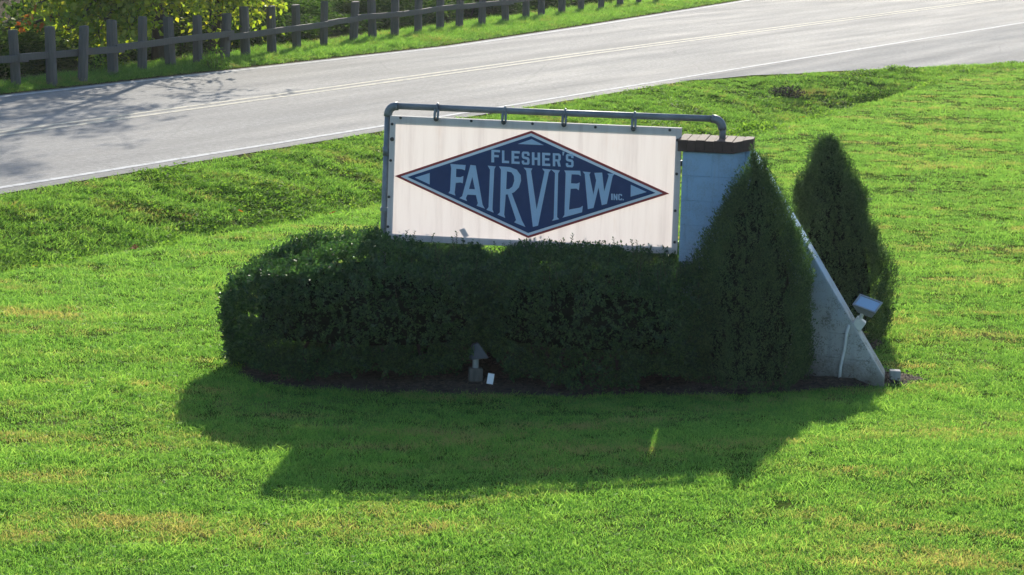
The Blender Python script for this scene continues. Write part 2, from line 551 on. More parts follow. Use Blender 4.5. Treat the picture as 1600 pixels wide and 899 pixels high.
S_ROAD = [-300, -120, -60, -30, -10, 0, 6, 12, 18, 24, 28, 32, 36, 40, 47, 60, 90, 140, 260]
road = tag(strip('road', S_ROAD, .34, lambda s: float(far_q(s)) - .2, .008, M['asphalt']), 'sunlit grey two lane road crossing behind the sign', kind='structure')
strip('edge_line', S_ROAD, lambda s: .06 + .02 * math.sin(s), -.06, .012, M['white_line'], road)
strip('edge_line', S_ROAD, lambda s: float(far_q(s)) + .06, lambda s: float(far_q(s)) - .05, .012, M['white_line'], road)
cq = lambda s: float(np.interp(s, [-300, 0, 15, 24, 58, 300], [-3.6, -3.6, -3.85, -4.05, -4.3, -6]))
strip('centre_line', S_ROAD, lambda s: cq(s) + .19, lambda s: cq(s) + .07, .012, M['yellow_line'], road)
strip('centre_line', S_ROAD, lambda s: cq(s) - .09, lambda s: cq(s) - .21, .012, M['yellow_line'], road)
S_DR = [19.8, 20.6, 21.95, 23, 24, 25, 25.8, 27.5, 29.5, 33, 38, 45, 60]
drive = tag(strip('driveway', S_DR, lambda s: float(drive_q(s)) + .08 * math.sin(s * 3.1), .20, .012, M['drive']), 'worn grey driveway apron joining the road', kind='structure')

# ------------------------------------------------------------------ masonry wall that carries the sign
P0 = np.array([2.987, 19.286, 0.])
TH = R(10)
EX, EN = np.array([math.cos(TH), -math.sin(TH), 0]), np.array([math.sin(TH), math.cos(TH), 0])
def loc2w(x, y, z=0.):
    return P0 + EX * x + EN * y + np.array([0, 0, z])

wall = tag(empty('sign_wall', loc2w(-1.4, 0), -TH), 'pale painted masonry pier with long sloping buttress and dark brick cap', 'wall')
def wl(p):                                    # coordinates written from the buttress foot
    return [(x + 1.4, y) for x, y in p]
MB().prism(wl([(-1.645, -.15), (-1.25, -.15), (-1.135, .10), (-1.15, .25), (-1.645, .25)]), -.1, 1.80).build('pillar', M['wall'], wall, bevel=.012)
b = MB()
bt, prof = .31, [(-1.16, -.1), (-1.16, 1.80), (-1.115, 1.80), (-.985, 1.635), (.05, .09), (.055, -.1)]
n = len(prof)
yc = lambda x: .20 - .39 * (x + 1.16) / 1.2
v = [(x + 1.4, yc(x) - bt / 2, z) for x, z in prof] + [(x + 1.4, yc(x) + bt / 2, z) for x, z in prof]
b.add(v, [tuple(range(n)), tuple(reversed(range(n, 2 * n)))] + [(i, (i + 1) % n, n + (i + 1) % n, n + i) for i in range(n)])
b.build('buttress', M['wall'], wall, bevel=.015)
def capfront(x):
    return -.185 if x < -1.232 else -.185 + (x + 1.232) * 2.25
cap = MB().prism(wl([(-1.672, -.172), (-1.238, -.172), (-1.118, .10), (-1.13, .265), (-1.672, .265)]), 1.8005, 1.886).build('brick_cap', M['mortar'], wall)
x = -1.684
k = 0
while x < -1.12:
    x1 = min(x + .070, -1.10)
    xm = min(max(-1.232, x), x1)
    pl = [(x, capfront(x)), (x1, capfront(x1)), (x1, .277), (x, .277)]
    if x < -1.232 < x1:
        pl.insert(1, (-1.232, -.185))
    dz = random.uniform(-.004, .004)
    MB().prism(wl(pl), 1.803, 1.897 + dz).build('brick', M['brick'], cap, bevel=.004)
    x = x1 + .003
    k += 1

# ------------------------------------------------------------------ hanging sign
TR = {
    'diamond': [[0.101, 1.468], [1.237, 1.895], [2.384, 1.434], [1.234, 1.009]],
    'tri0': [[0.274, 1.465], [0.399, 1.509], [0.4, 1.414]],
    'tri1': [[1.129, 1.783], [1.243, 1.828], [1.345, 1.783]],
    'tri2': [[2.07, 1.493], [2.202, 1.44], [2.072, 1.395]],
    'F': [[0.571, 1.592], [0.699, 1.589], [0.694, 1.545], [0.672, 1.553], [0.621, 1.555], [0.62, 1.486], [0.657, 1.486], [0.682, 1.498], [0.679, 1.437], [0.658, 1.443], [0.62, 1.438], [0.612, 1.356], [0.619, 1.332], [0.56, 1.351], [0.573, 1.371], [0.579, 1.558]],
    'A': [[0.739, 1.592], [0.783, 1.589], [0.848, 1.269], [0.868, 1.236], [0.799, 1.257], [0.809, 1.279], [0.791, 1.345], [0.72, 1.345], [0.707, 1.315], [0.718, 1.291], [0.653, 1.313], [0.676, 1.331], [0.73, 1.552]],
    'A_hole': [[0.757, 1.495], [0.782, 1.392], [0.731, 1.392]],
    'I': [[0.884, 1.593], [0.95, 1.59], [0.939, 1.565], [0.932, 1.232], [0.943, 1.207], [0.882, 1.227], [0.899, 1.251], [0.904, 1.56]],
    'R': [[0.978, 1.592], [1.068, 1.59], [1.126, 1.571], [1.16, 1.528], [1.164, 1.481], [1.148, 1.426], [1.112, 1.386], [1.09, 1.374], [1.182, 1.15], [1.211, 1.101], [1.116, 1.135], [1.132, 1.154], [1.056, 1.365], [1.04, 1.361], [1.031, 1.196], [1.04, 1.168], [0.975, 1.192], [0.995, 1.212], [0.995, 1.565]],
    'R_hole': [[1.045, 1.554], [1.083, 1.547], [1.104, 1.519], [1.108, 1.478], [1.093, 1.43], [1.066, 1.408], [1.042, 1.406]],
    'V': [[1.183, 1.591], [1.255, 1.588], [1.245, 1.566], [1.3, 1.251], [1.357, 1.566], [1.337, 1.59], [1.411, 1.586], [1.393, 1.562], [1.316, 1.118], [1.273, 1.105], [1.205, 1.566]],
    'I2': [[1.411, 1.586], [1.484, 1.583], [1.47, 1.557], [1.472, 1.197], [1.489, 1.18], [1.43, 1.163], [1.444, 1.185], [1.444, 1.559]],
    'E': [[1.52, 1.584], [1.651, 1.587], [1.659, 1.545], [1.638, 1.555], [1.581, 1.555], [1.578, 1.481], [1.627, 1.481], [1.65, 1.491], [1.645, 1.427], [1.625, 1.44], [1.577, 1.436], [1.568, 1.263], [1.66, 1.285], [1.682, 1.301], [1.677, 1.247], [1.516, 1.194], [1.532, 1.218], [1.532, 1.563]],
    'W': [[1.672, 1.582], [1.737, 1.579], [1.728, 1.559], [1.766, 1.396], [1.785, 1.514], [1.768, 1.576], [1.832, 1.581], [1.854, 1.427], [1.887, 1.559], [1.875, 1.575], [1.935, 1.576], [1.919, 1.555], [1.879, 1.326], [1.838, 1.314], [1.806, 1.458], [1.77, 1.287], [1.724, 1.275], [1.689, 1.563]],
    'f': [[0.913, 1.622], [0.986, 1.622], [0.983, 1.726], [0.911, 1.726]],
    'l': [[1.002, 1.621], [1.061, 1.621], [1.058, 1.724], [0.999, 1.724]],
    'e': [[1.081, 1.619], [1.149, 1.619], [1.147, 1.724], [1.079, 1.724]],
    's': [[1.167, 1.616], [1.231, 1.616], [1.228, 1.723], [1.164, 1.723]],
    'h': [[1.251, 1.615], [1.319, 1.615], [1.316, 1.72], [1.248, 1.72]],
    'e2': [[1.336, 1.613], [1.403, 1.614], [1.4, 1.721], [1.333, 1.721]],
    'r': [[1.424, 1.614], [1.49, 1.614], [1.487, 1.721], [1.421, 1.721]],
    'q': [[1.498, 1.706], [1.519, 1.706], [1.518, 1.737], [1.497, 1.737]],
    's2': [[1.532, 1.612], [1.596, 1.612], [1.592, 1.721], [1.529, 1.721]],
    'i3': [[1.914, 1.361], [1.926, 1.361], [1.925, 1.412], [1.912, 1.412]],
    'n3': [[1.933, 1.361], [1.965, 1.361], [1.964, 1.412], [1.931, 1.412]],
    'c3': [[1.972, 1.362], [2.003, 1.362], [2.001, 1.413], [1.97, 1.413]],
    'd3': [[2.007, 1.362], [2.016, 1.362], [2.016, 1.373], [2.007, 1.373]],
    'screws': [[0.139, 1.952], [0.732, 1.953], [1.242, 1.952], [0.068, 1.897], [0.07, 1.772], [0.061, 1.595], [0.052, 1.29], [0.047, 1.04], [0.124, 0.958], [0.693, 0.952], [1.236, 0.956], [1.761, 1.947], [2.369, 1.95], [2.433, 1.872], [2.438, 1.596], [2.437, 1.295], [2.443, 1.037], [1.749, 0.965], [2.383, 0.959]],
    'hang': [[0.439, 1.954], [1.005, 1.952], [1.503, 1.954], [2.074, 1.946]],
}

SB = 4.14                                     # sign post stands this far left of the buttress foot
sign = tag(empty('hanging_sign', loc2w(-SB, 0), -TH), 'white sign with blue diamond hung from grey pipe frame above the hedge', 'sign')
PR = .027
PY = .045
post = MB()
post.tube([(-.012, PY, -.1), (.0, PY, 1.0), (.020, PY, 1.985)], PR, 14)
post = post.build('post', M['pipe'], sign, smooth=True)
MB().tube([(.016, PY, 1.63), (.017, PY, 1.70)], PR + .008, 14).build('coupling', M['pipe'], post, smooth=True)
rail = MB().tube([(.075, PY, 2.042), (1.4, PY, 2.044), (2.74, PY, 2.052)], PR, 14).build('top_rail', M['pipe'], sign, smooth=True)
def elbow(a, cpt, e):
    pts = []
    for i in range(7):
        t = i / 6
        pts.append(Vector(a) * (1 - t) ** 2 + Vector(cpt) * 2 * t * (1 - t) + Vector(e) * t * t)
    return MB().tube(pts, PR + .008, 14).build('elbow', M['pipe'], sign, smooth=True)
elbow((.020, PY, 1.955), (.02, PY, 2.042), (.105, PY, 2.042))
elbow((2.70, PY, 2.052), (2.785, PY, 2.052), (2.79, PY, 1.965))
MB().tube([(2.79, PY, 2.0), (2.793, PY, 1.88)], PR, 14).build('drop_pipe', M['pipe'], sign, smooth=True)
# sheet and timber frame behind it
pc = [(.05, 1.965), (2.465, 1.970), (2.463, .937), (.036, .925)]
def panel_pt(a, bb):
    tl, tr, br_, bl = [Vector(p) for p in pc]
    return (tl * (1 - a) + tr * a) * (1 - bb) + (bl * (1 - a) + br_ * a) * bb
b = MB()
nv, nh = 12, 26
v, f = [], []
for j in range(nv + 1):
    for i in range(nh + 1):
        p = panel_pt(i / nh, j / nv)
        v.append((p.x, -.002 - .006 * math.sin(math.pi * i / nh) * math.sin(math.pi * j / nv), p.y))
for j in range(nv):
    for i in range(nh):
        a0 = j * (nh + 1) + i
        f.append((a0, a0 + nh + 1, a0 + nh + 2, a0 + 1))
panel = b.add(v, f).build('panel', M['panel'], sign, smooth=True)
for nm, (a0, b0, a1, b1) in (('frame_bar', (0, 0, 1, .052)), ('frame_bar', (0, .945, 1, 1)), ('frame_bar', (0, .055, .019, .942)), ('frame_bar', (.981, .055, 1, .942))):
    q = [panel_pt(a0, b0), panel_pt(a1, b0), panel_pt(a1, b1), panel_pt(a0, b1)]
    MB().plate([[(p.x, p.y) for p in q]], .004, .034).build(nm, M['frame'], sign)
pp = [(.652, 1.047), (.693, 1.066), (.733, 1.003), (.695, .982)]
MB().plate([pp], .004, .010).build('backing_tab', M['frame'], sign)
def inset(poly, d):
    c = sum((Vector(p) for p in poly), Vector((0, 0))) / len(poly)
    out = []
    k = len(poly)
    for i in range(k):
        a, b_, c_ = Vector(poly[i - 1]), Vector(poly[i]), Vector(poly[(i + 1) % k])
        n1, n2 = (b_ - a).orthogonal().normalized(), (c_ - b_).orthogonal().normalized()
        n1 = n1 if n1.dot(c - b_) > 0 else -n1
        n2 = n2 if n2.dot(c - b_) > 0 else -n2
        m = n1 + n2
        out.append(tuple(b_ + m * (d / (m.dot(n1)))))
    return out
dia = TR['diamond']
diamond = MB().plate([dia], -.022, -.012).build('diamond_border', M['sign_red'], panel)
MB().plate([inset(dia, .019)], -.025, -.0225).build('diamond_inner_border', M['sign_white'], panel)
field = MB().plate([inset(dia, .040)], -.028, -.0255).build('diamond_field', M['sign_blue'], panel)
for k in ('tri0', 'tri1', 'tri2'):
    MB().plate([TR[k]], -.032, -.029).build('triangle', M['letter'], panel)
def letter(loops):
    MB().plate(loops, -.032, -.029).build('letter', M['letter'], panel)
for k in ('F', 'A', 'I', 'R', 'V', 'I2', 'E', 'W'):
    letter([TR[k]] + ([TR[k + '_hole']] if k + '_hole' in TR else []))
GL = {
    'F': [[(0, 0), (0, 1), (1, 1), (1, .82), (.32, .82), (.32, .6), (.86, .6), (.86, .42), (.32, .42), (.32, 0)]],
    'L': [[(0, 0), (0, 1), (.34, 1), (.34, .19), (1, .19), (1, 0)]],
    'E': [[(0, 0), (0, 1), (1, 1), (1, .82), (.33, .82), (.33, .6), (.88, .6), (.88, .42), (.33, .42), (.33, .18), (1, .18), (1, 0)]],
    'S': [[(0, .3), (0, .12), (.15, 0), (.85, 0), (1, .12), (1, .44), (.85, .57), (.3, .63), (.3, .8), (.34, .84), (.66, .84), (.7, .8), (.7, .7), (1, .7), (1, .88), (.85, 1), (.15, 1), (0, .88), (0, .58), (.15, .46), (.7, .39), (.7, .2), (.66, .16), (.34, .16), (.3, .2), (.3, .3)]],
    'H': [[(0, 0), (0, 1), (.31, 1), (.31, .6), (.69, .6), (.69, 1), (1, 1), (1, 0), (.69, 0), (.69, .42), (.31, .42), (.31, 0)]],
    'R': [[(0, 0), (0, 1), (.8, 1), (1, .88), (1, .52), (.84, .42), (1, 0), (.68, 0), (.52, .38), (.31, .38), (.31, 0)], [(.31, .54), (.31, .84), (.66, .84), (.7, .8), (.7, .58), (.66, .54)]],
    "'": [[(.2, 0), (.15, 1), (1, 1), (.55, 0)]],
    'I': [[(0, 0), (0, 1), (1, 1), (1, 0)]],
    'N': [[(0, 0), (0, 1), (.3, 1), (.7, .42), (.7, 1), (1, 1), (1, 0), (.7, 0), (.3, .58), (.3, 0)]],
    'C': [[(1, .3), (1, .12), (.85, 0), (.15, 0), (0, .12), (0, .88), (.15, 1), (.85, 1), (1, .88), (1, .7), (.68, .7), (.68, .84), (.32, .84), (.32, .16), (.68, .16), (.68, .3)]],
    '.': [[(0, 0), (0, 1), (1, 1), (1, 0)]],
}
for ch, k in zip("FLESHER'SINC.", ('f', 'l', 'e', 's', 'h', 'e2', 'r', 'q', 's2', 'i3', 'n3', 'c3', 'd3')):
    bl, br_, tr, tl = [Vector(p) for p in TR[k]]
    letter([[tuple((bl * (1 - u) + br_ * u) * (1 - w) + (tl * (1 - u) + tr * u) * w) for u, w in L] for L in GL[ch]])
for i, (sx, sz) in enumerate(TR['screws']):
    r = .018 if i == 4 else .012
    MB().tube([(sx, -.003, sz), (sx, -.009, sz), (sx, -.014, sz)], [r, r, r * .6], 8).build('screw', M['bolt'], panel)
for hx, hz in TR['hang']:
    zt = 2.043
    h = MB()
    h.tube([(hx - .012, -.012, hz), (hx - .014, .0, hz + .05), (hx - .014, PY - PR, zt - .012)], .011, 8)
    h.tube([(hx + .013, -.012, hz), (hx + .013, .0, hz + .05), (hx + .010, PY - PR, zt - .012)], .010, 8)
    ho = h.build('hanger', M['pipe'], sign)
    ring = [(hx, PY + (PR + .007) * math.cos(w), zt + (PR + .007) * math.sin(w)) for w in [2 * math.pi * i / 14 for i in range(15)]]
    MB().tube(ring, .009, 6, cap=False).build('collar', M['pipe'], ho)
    MB().tube([(hx, -.005, hz), (hx, -.022, hz)], .019, 8).build('bolt_head', M['bolt'], ho)
MB().box((.028, .015, 1.18), (.10, .018, .03)).build('clamp', M['pipe'], sign)
MB().tube([(.008, PY, 1.165), (.008, PY, 1.195)], PR + .008, 12).build('clamp_band', M['pipe'], sign)
MB().box((2.478, .02, 1.682), (.055, .03, .045)).build('wall_bracket', M['bolt'], sign)

# ------------------------------------------------------------------ floodlight on the slope
fl = tag(empty('floodlight', loc2w(-.19, -.15, .44), -TH), 'small grey floodlight with conduit fixed on sloping wall', 'lamp')
jr = Matrix.Rotation(R(-57), 3, 'Y') @ Matrix.Rotation(R(90), 3, 'Y')
MB().box((.015, -.03, .045), (.085, .10, .085), Matrix.Rotation(R(33), 3, 'Y')).build('junction_box', M['box_metal'], fl, bevel=.008)
MB().tube([(.02, -.03, .08), (.04, -.035, .13)], .016, 8).build('swivel', M['box_metal'], fl)
u_ax, w_ax = Vector((.86, -.10, -.50)).normalized(), None
nrm = Vector((.05, -.55, .83)).normalized()
u_ax = (u_ax - nrm * u_ax.dot(nrm)).normalized()
w_ax = nrm.cross(u_ax)
cpt = Vector((.075, -.045, .185))
def fr(a, b_, h): return tuple(cpt + u_ax * a + w_ax * b_ + nrm * h)
hb = MB()
hb.add([fr(-.10, -.07, .03), fr(.10, -.07, .03), fr(.10, .07, .03), fr(-.10, .07, .03), fr(-.06, -.04, -.06), fr(.06, -.04, -.06), fr(.06, .04, -.06), fr(-.06, .04, -.06)],
       [(3, 2, 1, 0), (4, 5, 6, 7), (0, 1, 5, 4), (1, 2, 6, 5), (2, 3, 7, 6), (3, 0, 4, 7)])
hs = hb.build('lamp_housing', M['lamp_body'], fl, bevel=.006)
gb = MB()
gb.add([fr(a, b_, h) for h in (.032, .036) for a, b_ in ((-.085, -.056), (.085, -.056), (.085, .056), (-.085, .056))], [(3, 2, 1, 0), (4, 5, 6, 7), (0, 1, 5, 4), (1, 2, 6, 5), (2, 3, 7, 6), (3, 0, 4, 7)])
gb.build('lens', M['lamp_glass'], hs)
for (a, b_, da, db) in ((0, -.0635, .2, .013), (0, .0635, .2, .013), (-.093, 0, .013, .113), (.093, 0, .013, .113)):
    rb = MB()
    rb.add([fr(a + sa * da / 2, b_ + sb * db / 2, h) for h in (.031, .042) for sa, sb in ((-1, -1), (1, -1), (1, 1), (-1, 1))], [(3, 2, 1, 0), (4, 5, 6, 7), (0, 1, 5, 4), (1, 2, 6, 5), (2, 3, 7, 6), (3, 0, 4, 7)])
    rb.build('bezel', M['lamp_body'], hs)
MB().tube([(-.03, -.06, .04), (-.06, -.095, .035), (-.075, -.108, -.02), (-.085, -.112, -.15), (-.11, -.112, -.30), (-.115, -.112, -.44)], .014, 8).build('conduit', M['conduit'], fl, smooth=True)

st = tag(MB().prism([(-.045, -.04), (.04, -.045), (.045, .04), (-.04, .045)], -.05, .105).build('timber_stub', M['stub'], bevel=.008), 'short grey stub in the soil at the foot of the sloping wall', 'stub')
st.location = tuple(loc2w(.13, -.09))

# lamp half hidden in the gap between the two hedges
gl = tag(empty('ground_floodlight', (-.27, 18.68, 0), R(8)), 'dim grey floodlight on timber stub in the gap of the hedge', 'lamp')
gl.scale = (.72, .72, .82)
MB().prism([(-.075, -.06), (.075, -.065), (.07, .06), (-.075, .06)], -.05, .17).build('stub_post', M['stub_dark'], gl, bevel=.01)
MB().tube([(0, 0, .165), (0, .0, .26)], .035, 8).build('swivel', M['lamp_body'], gl)
MB().add([(-.08, -.05, .25), (.14, -.06, .27), (.14, .07, .26), (-.08, .07, .24), (-.045, -.03, .40), (.02, -.04, .42), (.02, .05, .41), (-.045, .05, .39)],
         [(3, 2, 1, 0), (4, 5, 6, 7), (0, 1, 5, 4), (1, 2, 6, 5), (2, 3, 7, 6), (3, 0, 4, 7)]).build('lamp_housing', M['lamp_dark'], gl, bevel=.012)
wt = tag(MB().box((0, 0, .07), (.05, .012, .10), Matrix.Rotation(R(8), 3, 'Y')).build('white_tag', M['sign_white']), 'small white tag standing in the soil beside the hedge lamp', 'tag')
wt.location = (-.15, 18.56, 0)

# ------------------------------------------------------------------ planting bed
def blob_poly(cx, cy, rx, ry, n, rotz, j=.06):
    out = []
    for i in range(n):
        w = 2 * math.pi * i / n
        k = 1 + random.uniform(-j, j)
        ex, ey = abs(math.cos(w)) ** .6 * math.copysign(1, math.cos(w)) * rx * k, abs(math.sin(w)) ** .6 * math.copysign(1, math.sin(w)) * ry * k
        out.append((cx + ex * math.cos(rotz) - ey * math.sin(rotz), cy + ex * math.sin(rotz) + ey * math.cos(rotz)))
    return out
BED = [(-2.12, 18.85), (-1.98, 18.55), (-1.6, 18.40), (-1.0, 18.35), (-.3, 18.36), (.4, 18.37), (1.1, 18.47), (1.8, 18.56), (2.4, 18.78), (2.95, 18.98), (3.2, 19.08), (3.38, 19.3), (3.2, 19.55), (2.7, 19.7), (3.2, 20.75), (3.25, 21.2), (2.8, 21.4), (2.5, 21.0), (2.2, 20.2), (1.4, 20.3), (0, 20.4), (-1.2, 20.3), (-1.8, 20.0), (-2.1, 19.4)]
bx = np.array(BED)
def in_bed(X, Y):
    X, Y = np.asarray(X), np.asarray(Y)
    r = np.zeros(X.shape, bool)
    for i in range(len(bx)):
        a, c = bx[i - 1], bx[i]
        hit = ((a[1] > Y) != (c[1] > Y)) & (X < (c[0] - a[0]) * (Y - a[1]) / (c[1] - a[1] + 1e-12) + a[0])
        r ^= hit
    return r
bgx, bgy = np.meshgrid(np.arange(-2.5, 3.7, .05), np.arange(18.0, 21.9, .05))
ok = in_bed(bgx, bgy)
in2 = sum(in_bed(bgx + dx, bgy + dy).astype(float) for dx in (-.1, 0, .1) for dy in (-.1, 0, .1)) / 9
bz = terrain(bgx, bgy) - .015 + in2 * (.03 + .05 * noise2(bgx, bgy, 3, 8) * .6 + .02 * noise2(bgx, bgy, 11, 9))
nx2 = bgx.shape[1]
cells = [(j * nx2 + i, j * nx2 + i + 1, (j + 1) * nx2 + i + 1, (j + 1) * nx2 + i) for j in range(bgx.shape[0] - 1) for i in range(nx2 - 1) if ok[j, i] or ok[j + 1, i + 1]]
used = sorted({k for c in cells for k in c})
mp = {k: i for i, k in enumerate(used)}
allv = np.stack([bgx, bgy, bz], -1).reshape(-1, 3)
bed = mesh_np('planting_bed', allv[used], np.array([[mp[k] for k in c] for c in cells]), M['soil'], smooth=True)
tag(bed, 'bare brown soil bed under the hedge and wall', kind='structure')
ch = rng.uniform([-2.4, 18.05], [3.75, 19.9], (6500, 2))
ch = ch[in_bed(ch[:, 0], ch[:, 1]) | (rng.random(6500) < .03)]
keep = in_bed(ch[:, 0] , ch[:, 1])
ch = ch[keep]
zc = terrain(ch[:, 0], ch[:, 1]) + .03 + .03 * noise2(ch[:, 0], ch[:, 1], 3, 8)
D = unit(rng.normal(size=(len(ch), 3)) * [1, 1, .35])
V, F = leaf_geo(np.c_[ch, zc], D, unit(rng.normal(size=D.shape) * .4 + [0, 0, 1]), rng.uniform(.015, .05, len(ch)), rng.uniform(.006, .02, len(ch)), .3)
tag(mesh_np('mulch', V, F, M['mulch']), 'loose brown mulch and clippings on the bed', kind='stuff')

# ------------------------------------------------------------------ hedges
def se_radius(p, pp, pv):
    pv = np.where(p[:, 2] < 0, 14., pv)          # upright skirts, rounded shoulders
    return ((np.abs(p[:, 0]) ** pp + np.abs(p[:, 1]) ** pp) ** (pv / pp) + np.abs(p[:, 2]) ** pv) ** (-1 / pv)

def superell(n, a, pp=3.0, pv=3.2):
    """points spread over a rounded block with half sizes a, and outward normals"""
    A = np.array([a[1] * a[2], a[0] * a[2], a[0] * a[1]])
    ax = rng.choice(3, n, p=A / A.sum())
    p = rng.uniform(-1, 1, (n, 3))
    p[np.arange(n), ax] = rng.choice([-1., 1.], n)
    p = p * se_radius(p, pp, pv)[:, None]
    pv = np.where(p[:, 2] < 0, 14., pv)
    h = np.maximum((np.abs(p[:, 0]) ** pp + np.abs(p[:, 1]) ** pp), 1e-6) ** (pv / pp - 1)
    g = np.stack([np.abs(p[:, 0]) ** (pp - 1) * h, np.abs(p[:, 1]) ** (pp - 1) * h, np.abs(p[:, 2]) ** (pv - 1)], -1)
    return p * np.array(a), unit(np.sign(p) * g / np.array(a))

def shrub_bumps(P, seed, amp):
    return amp * (vnoise(P * 1.9 + 9, seed) - .5) * 2.4 + amp * .8 * (vnoise(P * 5.3, seed + 1) - .5) * 2 + amp * .45 * (vnoise(P * 13, seed + 2) - .5) * 2

def hedge(label, cx, cy, rz, a, n, seed, keep_fn=None, sprigs=90, shape=None, group=None):
    root = tag(empty('hedge', (cx, cy, 0), rz), label, 'hedge', group)
    P, N = superell(n, a)
    zc = a[2] + .07
    P = P + N * (shrub_bumps(P, seed, .075) - np.abs(rng.normal(0, .05, n)))[:, None]
    # clusters: leaves crowd on shoots
    P[:, 2] += zc
    if shape is not None:
        P, N = shape(P, N)
    m = P[:, 2] > .015 + .07 * vnoise(P * 4, seed + 3)
    if keep_fn is not None:
        m &= keep_fn(P)
    P, N = P[m], N[m]
    n = len(P)
    sh = rng.random(n) < .10                      # every tenth point carries a leafy shoot, the rest crowd around those
    SP, SN = P[sh], N[sh]
    k = rng.integers(0, len(SP), n - len(SP))
    SD = unit(SN * .8 + rng.normal(size=SN.shape) * .35 + [0, 0, .45])
    Q = SP[k] + SD[k] * rng.uniform(-.03, .055, (len(k), 1)) + rng.normal(size=(len(k), 3)) * .008
    P = np.concatenate([SP, Q])
    N = np.concatenate([SN, SN[k]])
    D = unit(np.concatenate([SD, SD[k]]) * .6 + rng.normal(size=(n, 3)) * .6)
    LN = unit(rng.normal(size=(n, 3)) + N * .7 + [0, 0, .5])
    L = rng.uniform(.022, .036, n)
    V, F = leaf_geo(P, D, LN, L, L * rng.uniform(.45, .62, n), .18)
    fo = mesh_np('foliage', V, F, M['hedge'], root)
    # upright sprigs
    sp, sn = superell(sprigs * 6, a)
    sel = np.where(sn[:, 2] > .35)[0][:sprigs]
    sp = sp[sel] + [0, 0, zc]
    if shape is not None:
        sp, _ = shape(sp, sn[sel])
    stem, lv, ld, ll = MB(), [], [], []
    for p in sp:
        h = random.uniform(.05, .14)
        d = Vector((random.uniform(-.25, .25), random.uniform(-.25, .25), 1)).normalized()
        q = Vector(p) - Vector((0, 0, .03))
        stem.tube([q, q + d * (h + .03)], [.003, .0015], 4, cap=False)
        for k in range(int(h / .008)):
            t = (k + 1) * .008 + .03
            w = k * 2.4
            o = Vector((math.cos(w), math.sin(w), .7)).normalized()
            lv.append(q + d * t); ld.append(o); ll.append(random.uniform(.018, .03))
    stem.build('shoot_stems', M['twig'], root)['kind'] = 'stuff'
    lv, ld = np.array([tuple(p) for p in lv]), np.array([tuple(p) for p in ld])
    V, F = leaf_geo(lv, ld, unit(rng.normal(size=ld.shape) * .4 + [0, 0, 1]), np.array(ll), np.array(ll) * .55, .18)
    mesh_np('shoot_leaves', V, F, M['hedge'], root)['kind'] = 'stuff'
    # dark solid core added to block light behind the leaves
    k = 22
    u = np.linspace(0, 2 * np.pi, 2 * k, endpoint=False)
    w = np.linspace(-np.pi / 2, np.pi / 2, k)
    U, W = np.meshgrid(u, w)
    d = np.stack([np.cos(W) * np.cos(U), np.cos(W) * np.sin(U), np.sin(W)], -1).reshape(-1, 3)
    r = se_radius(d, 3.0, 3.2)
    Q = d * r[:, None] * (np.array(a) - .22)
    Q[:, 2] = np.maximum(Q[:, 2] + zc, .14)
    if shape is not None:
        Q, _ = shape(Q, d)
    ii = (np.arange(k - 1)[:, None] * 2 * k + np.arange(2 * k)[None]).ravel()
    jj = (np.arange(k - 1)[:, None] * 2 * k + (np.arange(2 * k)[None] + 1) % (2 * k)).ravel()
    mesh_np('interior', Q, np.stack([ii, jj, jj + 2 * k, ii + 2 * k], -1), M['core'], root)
    for _ in range(12):
        x0, y0 = random.uniform(-.75, .75) * a[0], random.uniform(-.8, .3) * a[1]
        pts = [(x0, y0, -.05), (x0 + random.uniform(-.05, .05), y0 + random.uniform(-.05, .05), .15), (x0 + random.uniform(-.15, .15), y0 + random.uniform(-.15, .15), .40)]
        MB().tube(pts, [.02, .016, .010], 6).build('stem', M['bark'], root)
    return root

def taper_left(P, N):                         # the free end rounds off towards the road side
    P = P.copy()
    k = 1 - .50 * ss(-P[:, 0], -.1, 1.05)
    P[:, 1] = np.where(P[:, 1] > -.55, -.55 + (P[:, 1] + .55) * k, P[:, 1])
    P[:, 2] *= 1 - .15 * ss(-P[:, 0], .5, 1.12)
    return P, N
def gapL(P):                                  # notch where the two hedges meet, low down at the front
    return ~((P[:, 0] > .70) & (P[:, 1] < -.1) & (P[:, 2] < .34 - np.abs(P[:, 0] - .98) * .6))
def gapR(P):
    return ~((P[:, 0] < -.62) & (P[:, 1] < -.1) & (P[:, 2] < .36 - np.abs(P[:, 0] + .88) * .8))
hedge('dark clipped hedge left of the gap, its rounded end past the sign post', -1.16, 19.50, R(4), (1.10, 1.13, .45), 125000, 21, gapL, shape=taper_left)
hedge('dark clipped hedge right of the gap, directly below the sign', .68, 19.48, R(-6), (.98, 1.05, .44), 115000, 31, gapR)

